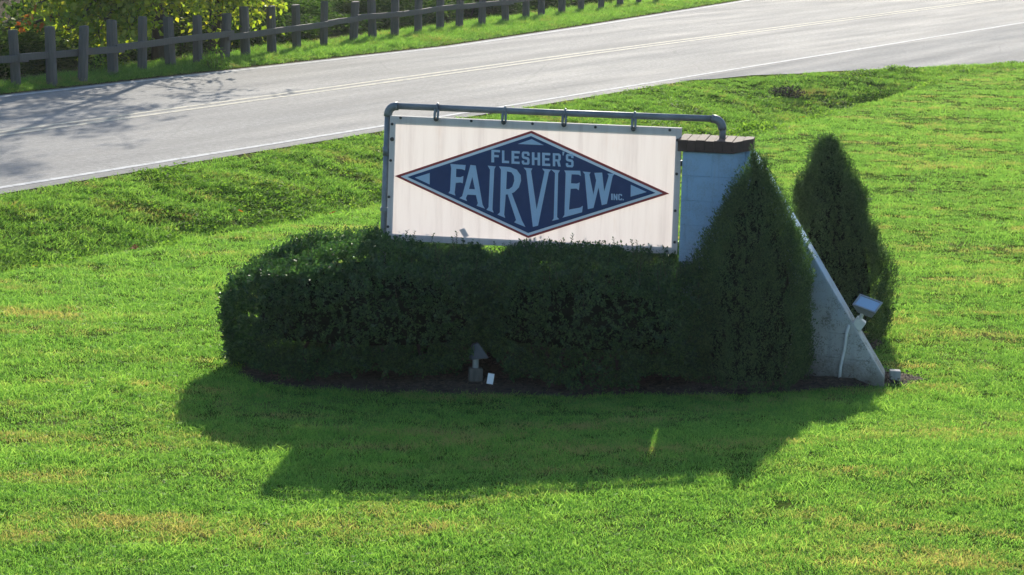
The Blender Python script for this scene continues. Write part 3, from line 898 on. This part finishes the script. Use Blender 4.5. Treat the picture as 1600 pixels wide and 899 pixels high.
# ------------------------------------------------------------------ conical evergreens
def cone_shrub(label, loc, prof, n, seed, lobes=(), ys=1., lean=0.):
    root = tag(empty('conical_shrub', loc), label, 'shrub', 'conical evergreen shrubs at the wall')
    root.scale = (1, ys, 1)
    zs, rs = np.array([p[0] for p in prof]), np.array([p[1] for p in prof])
    H = zs[-1]
    z = rng.uniform(0, H, n * 3)
    rr = np.interp(z, zs, rs)
    z = z[rng.random(n * 3) < (rr + .03) / rs.max()][:n]
    n = len(z)
    th = rng.uniform(0, 2 * np.pi, n)
    r = np.interp(z, zs, rs)
    q = np.stack([np.cos(th) * 1.3, np.sin(th) * 1.3, z * 1.1], -1)
    bump = (vnoise(q * 1.7, seed) - .5) * .42 + (vnoise(q * 4.5 + 3, seed + 1) - .5) * .34 + (vnoise(q * 11 + 3, seed + 2) - .5) * .16
    r = np.maximum(r * (1 + bump) - np.abs(rng.normal(0, .035, n)), 0)
    P = np.stack([np.cos(th) * r, np.sin(th) * r, z], -1)
    N = np.stack([np.cos(th), np.sin(th), np.full(n, .35)], -1)
    for (lx, ly, lz, lr, lh, ln) in lobes:
        d = rand_dir(ln)
        d[:, 2] = np.abs(d[:, 2]) * 1.2 - .3
        k = d * np.array([lr, lr, lh]) * (1 - np.abs(rng.normal(0, .12, ln)))[:, None]
        P = np.concatenate([P, k + [lx, ly, lz]])
        N = np.concatenate([N, d])
    n = len(P)
    sh = rng.random(n) < .085
    SP, SN = P[sh], unit(N[sh])
    SD = unit(SN * .45 + rng.normal(size=SN.shape) * .22 + [0, 0, 1.0])
    SL = rng.uniform(.03, .13, len(SP)) * (.5 + vnoise(SP * 7, seed + 5))
    k = rng.integers(0, len(SP), n)
    P = SP[k] + SD[k] * (rng.uniform(-.25, 1, (n, 1)) * SL[k][:, None]) + rng.normal(size=(n, 3)) * .004
    N = SN[k]
    P[:, 2] = np.maximum(P[:, 2], .02)
    P[:, 0] += lean * P[:, 2]
    D = unit(SD[k] * .75 + rng.normal(size=(n, 3)) * .5)
    L = rng.uniform(.016, .034, n)
    V, F = leaf_geo(P, D, unit(rng.normal(size=(n, 3)) + N), L, rng.uniform(.006, .010, n), .2)
    mesh_np('foliage', V, F, M['yew'], root)
    pts = [(0, 0, zz) for zz in zs]
    MB().tube([(lean * zz, 0, .06 + zz * .97) for zz in zs], [max(.01, x * .72 - .04) for x in rs], 20).build('interior', M['core'], root)  # added dark core, stops light passing through the shrub
    MB().tube([(0, 0, -.05), (0, 0, .2)], [.05, .04], 8).build('trunk', M['bark'], root)
    return root
cone_shrub('conical evergreen shrub in front of the painted wall', (1.90, 19.0, 0),
           [(0, .42), (.12, .47), (.35, .52), (.6, .50), (.85, .45), (1.1, .37), (1.3, .295), (1.45, .205), (1.58, .125), (1.68, .06), (1.74, .02)], 95000, 41,
           lobes=[(-.03, 0, 1.66, .022, .22, 900), (.06, .02, 1.60, .025, .20, 900), (-.10, .03, 1.46, .03, .2, 900), (.14, .0, 1.40, .035, .2, 900), (.25, -.1, 1.05, .09, .22, 1200), (-.28, -.1, .95, .09, .24, 1200), (.36, -.2, .55, .10, .25, 1500), (.05, -.33, .9, .10, .25, 1500)], ys=.74)
cone_shrub('conical evergreen shrub behind the sloping wall with two tops', (2.91, 21.05, 0),
           [(0, .36), (.15, .42), (.4, .44), (.7, .42), (1.0, .36), (1.31, .265), (1.5, .18), (1.65, .10), (1.76, .03)], 85000, 51,
           lobes=[(.03, .0, 1.50, .05, .26, 1500), (-.07, .02, 1.48, .05, .24, 1500), (.16, -.05, 1.20, .14, .18, 4200), (-.22, -.02, 1.15, .12, .3, 3500), (.25, -.1, .8, .16, .3, 3500)], lean=-.115)

# ------------------------------------------------------------------ timber guard fence
fence = tag(empty('guard_fence', (*xy(10, -7.85), 0), 0), 'weathered grey timber post and rail fence beyond the road', 'fence')
fo = np.array(xy(10, -7.85))
POSTS = [(-9.55, 40.4), (-9.05, 41.0), (-8.59, 41.66), (-8.10, 42.28), (-7.69, 42.95), (-7.35, 44.2), (-6.96, 45.1), (-6.60, 46.3), (-6.19, 47.1), (-5.80, 48.1), (-5.48, 49.0), (-5.05, 50.0), (-4.66, 51.3), (-4.19, 52.5), (-3.66, 54.1), (-3.29, 55.0), (-2.84, 55.95), (-2.36, 57.2), (-1.89, 58.6), (-1.45, 59.5), (-.92, 60.7), (-.34, 62.1), (.18, 63.5), (.59, 64.8), (1.15, 66.2), (1.7, 67.6), (2.3, 69.0), (2.9, 70.4), (3.5, 71.8), (4.1, 73.2)]
for i, (px, py) in enumerate(POSTS):
    w = random.uniform(.155, .195)
    h = 1.06 - .005 * i + random.uniform(-.07, .07)
    p = MB()
    tp = random.uniform(-.015, .015)
    k = 10
    ring = []
    for zz, sc in ((-.4, 1.0), (.3, .99), (h - .03, .95), (h, .88)):
        for j in range(k):
            t = 2 * math.pi * j / k
            sq_ = (abs(math.cos(t)) ** 3 + abs(math.sin(t)) ** 3) ** (-1 / 3)
            rr = w / 2 * sq_ * sc * (1 + .05 * math.sin(j * 3.3 + i))
            ring.append((rr * math.cos(t), rr * math.sin(t), zz + (tp * math.cos(t) if zz > .5 else 0)))
    p.add(ring, [tuple(reversed(range(k))), tuple(range(3 * k, 4 * k))] + [(r_ * k + j, r_ * k + (j + 1) % k, (r_ + 1) * k + (j + 1) % k, (r_ + 1) * k + j) for r_ in range(3) for j in range(k)])
    o = p.build('post', M['post'], fence)
    o.location = (px - fo[0], py - fo[1], float(terrain(px, py)))
    o.rotation_euler = (random.uniform(-.05, .05), random.uniform(-.045, .045), R(62) + random.uniform(-.2, .2))
SEG = [(0, 2, .53), (2, 5, .54), (5, 9, .57), (9, 13, .52), (13, 14, .55), (14, 16, .57), (16, 18, .56), (18, 21, .56), (21, 23, .58), (23, 26, .60), (26, 29, .60)]
for i, (a0, a1, hz) in enumerate(SEG):
    A, B_ = Vector((*POSTS[a0], 0)), Vector((*POSTS[a1], 0))
    off = Vector((RN[0], RN[1], 0)) * (.135 + .012 * (i % 2))
    t = (B_ - A).normalized()
    A, B_ = A + off - t * .12, B_ + off + t * .12
    mid = (A + B_) / 2
    ln = (B_ - A).length
    r = MB()
    n = 6
    v, f = [], []
    for j in range(n + 1):
        xx = -ln / 2 + ln * j / n
        sag = .004 * math.sin(j * 1.7 + i)
        for yy, zz in ((-.03, -.06), (.03, -.06), (.03, .06), (-.03, .06)):
            v.append((xx, yy + sag * .4, zz + sag))
    for j in range(n):
        for e in range(4):
            f.append((j * 4 + e, j * 4 + (e + 1) % 4, (j + 1) * 4 + (e + 1) % 4, (j + 1) * 4 + e))
    f += [(0, 1, 2, 3), (n * 4 + 3, n * 4 + 2, n * 4 + 1, n * 4)]
    o = r.add(v, f).build('rail', M['post'], fence, bevel=.008)
    o.location = (mid.x - fo[0], mid.y - fo[1], hz)
    o.rotation_euler = (0, random.uniform(-.012, .012), math.atan2(t.y, t.x))

# ------------------------------------------------------------------ trees and bushes beyond the fence
def limb(mb, p0, p1, r0, r1, wob=.12, n=6, sag=0.):
    p0, p1 = Vector(p0), Vector(p1)
    L = (p1 - p0).length
    pts, rr = [], []
    for i in range(n + 1):
        t = i / n
        p = p0.lerp(p1, t)
        j = wob * L * .25 * math.sin(t * math.pi)
        p += Vector((random.uniform(-j, j), random.uniform(-j, j), random.uniform(-j, j) - sag * t * t * L * .3))
        pts.append(p)
        rr.append(r0 + (r1 - r0) * t)
    mb.tube(pts, rr, 8, cap=True)
    return pts

def leaf_cloud(centres, rad, per, size, flat=.7):
    C = np.repeat(np.array([tuple(c) for c in centres]), per, 0)
    n = len(C)
    P = C + rand_dir(n) * (rng.random(n)[:, None] ** .6) * rad * np.array([1, 1, flat])
    D = unit(rng.normal(size=(n, 3)) * .8 + [0, 0, -.25])
    N = unit(rng.normal(size=(n, 3)) * .6 + [0, -.2, .8])
    L = rng.uniform(.6, 1.25, n) * size
    return P, D, N, L

def tree(name, label, loc, height, r, spread, nl, per, size, mat, seed, extra=(), lean=(0, 0), group=None, low=.30, leafr=.42):
    random.seed(seed)
    z0 = float(terrain(loc[0], loc[1])) - .15
    root = tag(empty(name, (loc[0], loc[1], z0)), label, 'tree', group)
    tr = MB()
    top = Vector((lean[0], lean[1], height))
    trunk = limb(tr, (0, 0, 0), top * .82, r, r * .25, .10, 9)
    cents = []
    for i in range(nl):
        t = low + (1 - low) * (i + .5) / nl
        base = trunk[min(int(t * 9), 9)]
        w = i * 2.39996 + random.uniform(-.4, .4)
        ln = spread * (1 - .55 * t) * random.uniform(.75, 1.15)
        tip = base + Vector((math.cos(w) * ln, math.sin(w) * ln, ln * random.uniform(.15, .6)))
        pts = limb(tr, base, tip, r * .42 * (1 - .6 * t), .012, .22, 6)
        for p in pts[2:]:
            for _ in range(2):
                e = p + Vector((random.gauss(0, .45), random.gauss(0, .45), random.gauss(.1, .30)))
                limb(tr, p, e, .014, .005, .3, 3)
                cents.append(e)
    for (a, b_) in extra:
        pts = limb(tr, a, b_, .05, .012, .12, 7, sag=.25)
        for p in pts[2:]:
            for _ in range(4):
                e = p + Vector((random.gauss(0, .26), random.gauss(0, .3), random.gauss(-.05, .22)))
                limb(tr, p, e, .010, .004, .3, 3)
                cents.append(e)
    tr.build('trunk', M['bark'], root, smooth=True)
    P, D, N, L = leaf_cloud(cents, leafr, per, size)
    V, F = leaf_geo(P, D, N, L, L * rng.uniform(.65, .85, len(L)), .15)
    mesh_np('crown', V, F, mat, root)
    return root

def rel(b0, p):
    z0 = float(terrain(b0[0], b0[1])) - .15
    return (p[0] - b0[0], p[1] - b0[1], p[2] - z0)
t1 = (-7.12, 48.3)
ex1 = [(rel(t1, (-7.1, 48.2, 2.2)), rel(t1, p)) for p in ((-8.9, 46.6, 1.5), (-8.2, 46.0, 1.6), (-7.6, 46.7, 1.2), (-8.6, 47.6, 1.0), (-7.2, 46.9, 1.9), (-6.4, 47.7, 1.4), (-9.3, 47.6, 1.9), (-8.0, 47.9, .6), (-5.7, 49.4, 1.6), (-8.4, 45.4, 1.0), (-8.9, 45.3, 1.5), (-7.9, 45.8, .9), (-7.4, 46.4, .8), (-9.4, 46.2, 1.5), (-8.3, 46.4, .7))]
T1 = tree('maple_tree', 'forked tree with sunlit yellow green leaves hanging over the fence', t1, 8.6, .17, 3.0, 16, 26, .125, M['maple'], 5, ex1, lean=(-.5, .4), leafr=.48)
lc = [rel(t1, p) for p in ((-9.25, 45.9, .95), (-9.05, 45.7, 1.15), (-9.4, 46.1, .75), (-8.75, 45.6, .95), (-8.62, 45.7, 1.75), (-8.75, 45.9, 1.65), (-9.2, 45.8, .85), (-8.95, 45.5, .80))]
P, D, N, L = leaf_cloud(lc, .10, 9, .10)
V, F = leaf_geo(P, D, N, L, L * .75, .15)
mesh_np('autumn_leaves', V, F, M['autumn'], T1)
t2 = (-6.25, 49.6)
tree('slender_tree', 'slender dark trunked tree right of the forked tree behind the fence', t2, 10.5, .10, 3.3, 14, 22, .12, M['maple'], 9, [(rel(t2, (-6.2, 49.6, 2.0)), rel(t2, p)) for p in ((-5.4, 49.2, 1.3), (-5.2, 50.4, 1.0), (-6.2, 48.9, .8))], lean=(.9, .3), low=.42)
t3 = (-10.6, 47.5)
tree('shade_tree', 'dark tree at the left edge behind the fence', t3, 9.5, .16, 3.4, 16, 26, .12, M['bush'], 13, [(rel(t3, (-10.5, 47.5, 2.5)), rel(t3, p)) for p in ((-9.4, 46.6, 2.2), (-9.9, 48.6, 1.8))])

random.seed(77)
def bush_mesh(seed, n, size):
    cs = rand_dir(26) * rng.random((26, 1)) ** .5 * np.array([.9, .9, .8])
    k = rng.integers(0, 26, n)
    P = cs[k] * np.array([1.2, 1.2, 1.35]) + rand_dir(n) * (.42 * rng.random((n, 1)) ** .4)
    P[:, 2] += 1.45
    N0 = unit(P - [0, 0, 1.2])
    D = unit(N0 * .5 + rng.normal(size=(n, 3)) * .6)
    L = rng.uniform(.6, 1.3, n) * size
    V, F = leaf_geo(P, D, unit(rng.normal(size=(n, 3)) * .7 + [0, 0, .7]), L, L * .6, .15)
    o = mesh_np('foliage_source', V, F, M['bush'])
    me = o.data
    bpy.data.objects.remove(o)
    me.name = 'foliage'
    return me
bmesh_v = [bush_mesh(i, 11000, s) for i, s in enumerate((.085, .075, .095, .07))]
stem_mb = MB()
for i in range(7):
    w = i * .9
    stem_mb.tube([(.05 * math.cos(w), .05 * math.sin(w), -.2), (.3 * math.cos(w), .3 * math.sin(w), .8), (.7 * math.cos(w), .7 * math.sin(w), 1.8)], [.03, .02, .008], 6)
stem_o = stem_mb.build('stems', M['bark'])
stem_me = stem_o.data
bpy.data.objects.remove(stem_o)
BL = ['dark bush close behind the timber fence, %s from the left of the front row', 'shaded bush down the bank behind the fence, %s from the left of the rear row']
ORD = 'first second third fourth fifth sixth seventh eighth ninth tenth eleventh twelfth thirteenth fourteenth fifteenth sixteenth seventeenth eighteenth nineteenth twentieth twenty-first twenty-second twenty-third twenty-fourth twenty-fifth twenty-sixth'.split()
k = 0
for row, (off, ds, top) in enumerate(((2.6, 2.0, 1.05), (5.2, 2.5, .7))):
    s = 5.0
    k0 = 0
    while s < 48:
        q = float(fence_q(s)) - off + random.uniform(-.3, .3)
        X, Y = xy(s, q)
        zt = top + random.uniform(-.35, .35) - (.6 if (10.5 < s < 17.5 and row == 0) else 0) + (.6 if (s < 20 and (row == 1 or s < 10.5)) else 0)
        zb = float(terrain(X, Y)) - .1
        sc = max((zt - zb) / 2.75, .5)
        root = tag(empty('bush', (X, Y, zb), random.uniform(0, 6.28)), BL[row] % ORD[k0], 'bush', 'bushes in shade behind the fence')
        root.scale = (1.3, 1.3, sc)
        link('foliage', bmesh_v[k % 4], root)
        link('stems', stem_me, root)
        k += 1
        k0 += 1
        s += ds * random.uniform(.85, 1.2)

# ------------------------------------------------------------------ grass
def tuft(name, nb, rad, h, w, mat, lean=.45, broad=False):
    P = np.c_[rng.normal(0, rad * .6, (nb, 2)), np.full(nb, -.006)]
    D = unit(np.c_[rng.normal(0, lean, (nb, 2)), np.ones(nb)])
    S = unit(np.cross(D, rand_dir(nb)))
    H = rng.uniform(.5, 1.15, nb) * h
    bend = rng.normal(0, .35, (nb, 2)) * H[:, None]
    Wd = rng.uniform(.7, 1.2, nb) * w
    m = P + D * H[:, None] * .55
    tip = P + D * H[:, None] + np.c_[bend, -np.abs(bend).sum(1) * .25]
    a, b_ = P - S * Wd[:, None] / 2, P + S * Wd[:, None] / 2
    c, d = m - S * Wd[:, None] * .42, m + S * Wd[:, None] * .42
    V = np.stack([a, b_, c, d, tip], 1).reshape(-1, 3)
    i = np.arange(nb)[:, None] * 5
    F = np.concatenate([i + [0, 1, 3], i + [0, 3, 2], i + [2, 3, 4]], 0)
    o = mesh_np(name, V, F, mat)
    col.objects.unlink(o)
    return o
def weed_tuft(name, n, rad, h, size, mat):
    P = np.c_[rng.normal(0, rad * .6, (n, 2)), rng.uniform(.1, 1, n) * h]
    D = unit(np.c_[rng.normal(0, 1, (n, 2)), rng.normal(.2, .3, n)])
    L = rng.uniform(.7, 1.3, n) * size
    V, F = leaf_geo(P, D, unit(rng.normal(size=(n, 3)) * .35 + [0, 0, 1]), L, L * .8, .15)
    o = mesh_np(name, V, F, mat)
    col.objects.unlink(o)
    return o

def coll(name, obs):
    c = bpy.data.collections.new(name)
    for o in obs:
        c.objects.link(o)
    return c

def scatter(name, label, P, scl, idx, collection):
    me = bpy.data.meshes.new(name)
    n = len(P)
    me.vertices.add(n)
    me.vertices.foreach_set('co', np.ascontiguousarray(P, np.float32).ravel())
    a = me.attributes.new('rot', 'FLOAT_VECTOR', 'POINT')
    rot = np.c_[rng.normal(0, .06, (n, 2)), rng.uniform(0, 6.283, n)]
    a.data.foreach_set('vector', np.ascontiguousarray(rot, np.float32).ravel())
    a = me.attributes.new('scl', 'FLOAT_VECTOR', 'POINT')
    a.data.foreach_set('vector', np.ascontiguousarray(scl, np.float32).ravel())
    a = me.attributes.new('idx', 'INT', 'POINT')
    a.data.foreach_set('value', np.ascontiguousarray(idx, np.int32))
    o = link(name, me)
    ng = bpy.data.node_groups.new(name, 'GeometryNodeTree')
    ng.interface.new_socket('Geometry', in_out='INPUT', socket_type='NodeSocketGeometry')
    ng.interface.new_socket('Geometry', in_out='OUTPUT', socket_type='NodeSocketGeometry')
    N = ng.nodes.new
    gi, go, iop, ci = N('NodeGroupInput'), N('NodeGroupOutput'), N('GeometryNodeInstanceOnPoints'), N('GeometryNodeCollectionInfo')
    ci.inputs['Collection'].default_value = collection
    ci.inputs['Separate Children'].default_value = True
    ci.inputs['Reset Children'].default_value = True
    def attr(nm, typ):
        x = N('GeometryNodeInputNamedAttribute')
        x.data_type = typ
        x.inputs['Name'].default_value = nm
        return x.outputs['Attribute']
    e2r = N('FunctionNodeEulerToRotation')
    L = ng.links.new
    L(gi.outputs[0], iop.inputs['Points'])
    L(ci.outputs[0], iop.inputs['Instance'])
    iop.inputs['Pick Instance'].default_value = True
    L(attr('idx', 'INT'), iop.inputs['Instance Index'])
    L(attr('rot', 'FLOAT_VECTOR'), e2r.inputs[0])
    L(e2r.outputs[0], iop.inputs['Rotation'])
    L(attr('scl', 'FLOAT_VECTOR'), iop.inputs['Scale'])
    L(iop.outputs[0], go.inputs[0])
    o.modifiers.new('scatter', 'NODES').node_group = ng
    return tag(o, label, 'grass', kind='stuff')

def sample(n, y0, y1, dens, k=.262):
    """random points in a wedge in front of the viewpoint, thinned to dens(Y) per square metre"""
    Y = np.sqrt(rng.uniform(y0 * y0, y1 * y1, n))
    X = rng.uniform(-k, k, n) * Y
    area = k * (y1 * y1 - y0 * y0)
    keep = rng.random(n) < dens(Y) * area / n
    return X[keep], Y[keep]

lawn_t = [tuft('lawn_tuft', 34, .07, .048, .0046, M['lawn']) for _ in range(5)] + [tuft('lawn_tuft', 22, .07, .075, .005, M['lawn'], .55) for _ in range(2)]
rough_t = [tuft('rough_tuft', 30, .08, .085, .006, M['rough'], .55) for _ in range(4)] + [weed_tuft('weed_tuft', 34, .10, .06, .032, M['weed']) for _ in range(4)]
tall_t = [tuft('tall_tuft', 26, .07, .19, .008, M['rough'], .35) for _ in range(4)]
c_lawn, c_rough, c_tall = coll('lawn_tufts', lawn_t), coll('rough_tufts', rough_t), coll('tall_tufts', tall_t)

X, Y = sample(400000, 12, 58, lambda y: np.where(y < 24, 400 * (15 / np.maximum(y, 13)) ** 1.3, 170 * (24 / y) ** 1.5))
s, q = sq(X, Y)
m = (q > crest_q(s) - .05) & (q > np.where(s > 19.5, drive_q(s) + .05, 0)) & ~in_bed(X, Y)
X, Y, s, q = X[m], Y[m], s[m], q[m]
vig = noise2(X * .55 + Y * .35, Y * 1.5 - X * .2, .9, 61) * .55 + noise2(X, Y, 3.2, 62) * .45
m = rng.random(len(X)) < np.clip((vig - .2) * 4.5, .7, 1)
X, Y, vig = X[m], Y[m], vig[m]
hs_ = .50 + .75 * vig + rng.normal(0, .1, len(X))
ws_ = 1.0 + np.maximum(Y - 16, 0) * .018
idx = np.where((vig > .55) & (rng.random(len(X)) < .3), rng.integers(5, 7, len(X)), rng.integers(0, 5, len(X)))
scatter('lawn_grass', 'short mown lawn grass around the sign', np.c_[X, Y, terrain(X, Y)], np.c_[ws_, ws_, np.maximum(hs_, .35)], idx, c_lawn)

X, Y = sample(300000, 20, 56, lambda y: 210 * (24 / y) ** 1.1)
s, q = sq(X, Y)
m = (q > .42) & (q < crest_q(s) - .02) & (q > np.where(s > 19.5, drive_q(s) + .1, 0))
X, Y, s, q = X[m], Y[m], s[m], q[m]
t = q / crest_q(s)
wd = noise2(X, Y, 1.3, 71)
idx = np.where(rng.random(len(X)) < np.clip((wd - .5) * 2.0 + .4 * (t - .5), .04, .55), rng.integers(4, 8, len(X)), rng.integers(0, 4, len(X)))
hh = .55 + .8 * noise2(X, Y, 2.2, 72) * (.5 + t) + rng.normal(0, .12, len(X))
scatter('ditch_grass', 'rough green grass and weeds on the ditch bank below the road', np.c_[X, Y, terrain(X, Y)], np.c_[np.full(len(X), 1.15), np.full(len(X), 1.15), np.maximum(hh, .3)], idx, c_rough)

s = rng.uniform(2, 62, 9000)
q = far_q(s) - .42 - rng.random(9000) ** 1.2 * (far_q(s) - .42 - (fence_q(s) - .5))
X, Y = xy(s, q)
edge = np.clip((far_q(s) - .25 - q) / .5, .25, 1)
hh = (.5 + .7 * noise2(X, Y, 1.5, 81) + rng.normal(0, .15, 9000)) * edge
scatter('verge_grass', 'tall bright grass along the foot of the timber fence', np.c_[X, Y, terrain(X, Y)], np.c_[np.full(9000, 1.1), np.full(9000, 1.1), np.maximum(hh, .15)], rng.integers(0, 4, 9000), c_tall)

# ------------------------------------------------------------------ weeds at the culvert, fallen leaves
def weed_clump(label, X, Y, r, h, n, mat, size):
    z = float(terrain(X, Y))
    root = tag(empty('weed_clump', (X, Y, z)), label, 'weeds')
    P = rand_dir(n) * rng.random((n, 1)) ** .4 * np.array([r, r * .7, h])
    P[:, 2] = np.abs(P[:, 2])
    L = rng.uniform(.6, 1.3, n) * size
    V, F = leaf_geo(P, unit(rng.normal(size=(n, 3)) + [0, 0, .4]), unit(rng.normal(size=(n, 3)) * .6 + [0, 0, 1]), L, L * .6, .15)
    mesh_np('leaves', V, F, mat, root)
    st = MB()
    for i in range(10):
        w = i * .63
        st.tube([(0.3 * r * math.cos(w), .3 * r * math.sin(w), -.03), (.7 * r * math.cos(w), .6 * r * math.sin(w), h * .7)], [.006, .003], 4)
    st.build('stems', M['twig'], root)
weed_clump('dark weeds in the hollow beside the driveway edge', 7.05, 46.6, .75, .38, 1800, M['bush'], .07)
weed_clump('low dark weeds where the ditch meets the lawn', 3.9, 38.6, .55, .24, 1300, M['weed'], .055)
weed_clump('small brown tinged weeds near the worn driveway corner', 5.2, 46.9, .4, .2, 500, M['twig'], .05)
for i, (lx, ly) in enumerate(((-9.15, 44.6), (-7.30, 46.7))):
    weed_clump(('leafy weed at the foot of the leftmost fence posts', 'pale leafy weed between fence posts by the forked tree')[i], lx + 1.5, ly - .2, .3, .5, 320, M['weed'], .06)

LEAF = [(-3.87, 24.55), (-2.78, 26.72), (-2.08, 27.55), (-2.3, 29.6), (-3.4, 29.9), (-4.35, 27.6), (-4.75, 24.35), (-1.9, 28.6), (-5.2, 26.1), (-3.0, 28.1), (4.6, 40.3), (5.3, 45.0), (1.1, 35.8), (3.0, 40.5)]
lm = leaf_geo(np.array([[0, -.05, 0], [.0, -.02, 0], [0, -.02, 0.]]), unit(np.array([[0, 1, .1], [.9, .6, .15], [-.9, .6, .15]])), np.array([[0, 0, 1.]] * 3), [.12, .09, .09], [.07, .05, .05], .2)
lf_o = mesh_np('fallen_leaf', lm[0], lm[1], M['autumn'])
lf_me = lf_o.data
bpy.data.objects.remove(lf_o)
for (lx, ly) in LEAF:
    o = link('fallen_leaf', lf_me)
    o.location = (lx, ly, float(terrain(lx, ly)) + .06)
    o.rotation_euler = (random.uniform(-.4, .4), random.uniform(-.4, .4), random.uniform(0, 6.28))
    o.scale = (.75, .75, .75)
    o['label'] = 'orange fallen leaf lying in the roadside grass'
    o['category'] = 'leaf'
    o['group'] = 'fallen leaves on the verge'

# ------------------------------------------------------------------ thin haze added to lift shadows, stands in for lens glare
hz = MB().box((0, 0, 2.0), (1500, 1800, 26)).build('haze', None)
hz.location = (0, 100, 0)
hz.data.materials.clear()
hm = bpy.data.materials.new('haze')
hm.use_nodes = True
hm.node_tree.nodes.clear()
ho_ = hm.node_tree.nodes.new('ShaderNodeOutputMaterial')
pv_ = hm.node_tree.nodes.new('ShaderNodeVolumePrincipled')
pv_.inputs['Color'].default_value = (.92, .95, 1, 1)
pv_.inputs['Density'].default_value = .00017
pv_.inputs['Anisotropy'].default_value = .55
hm.node_tree.links.new(pv_.outputs[0], ho_.inputs['Volume'])
hz.data.materials.append(hm)
tag(hz, 'thin pale haze added in place of lens glare', kind='stuff')
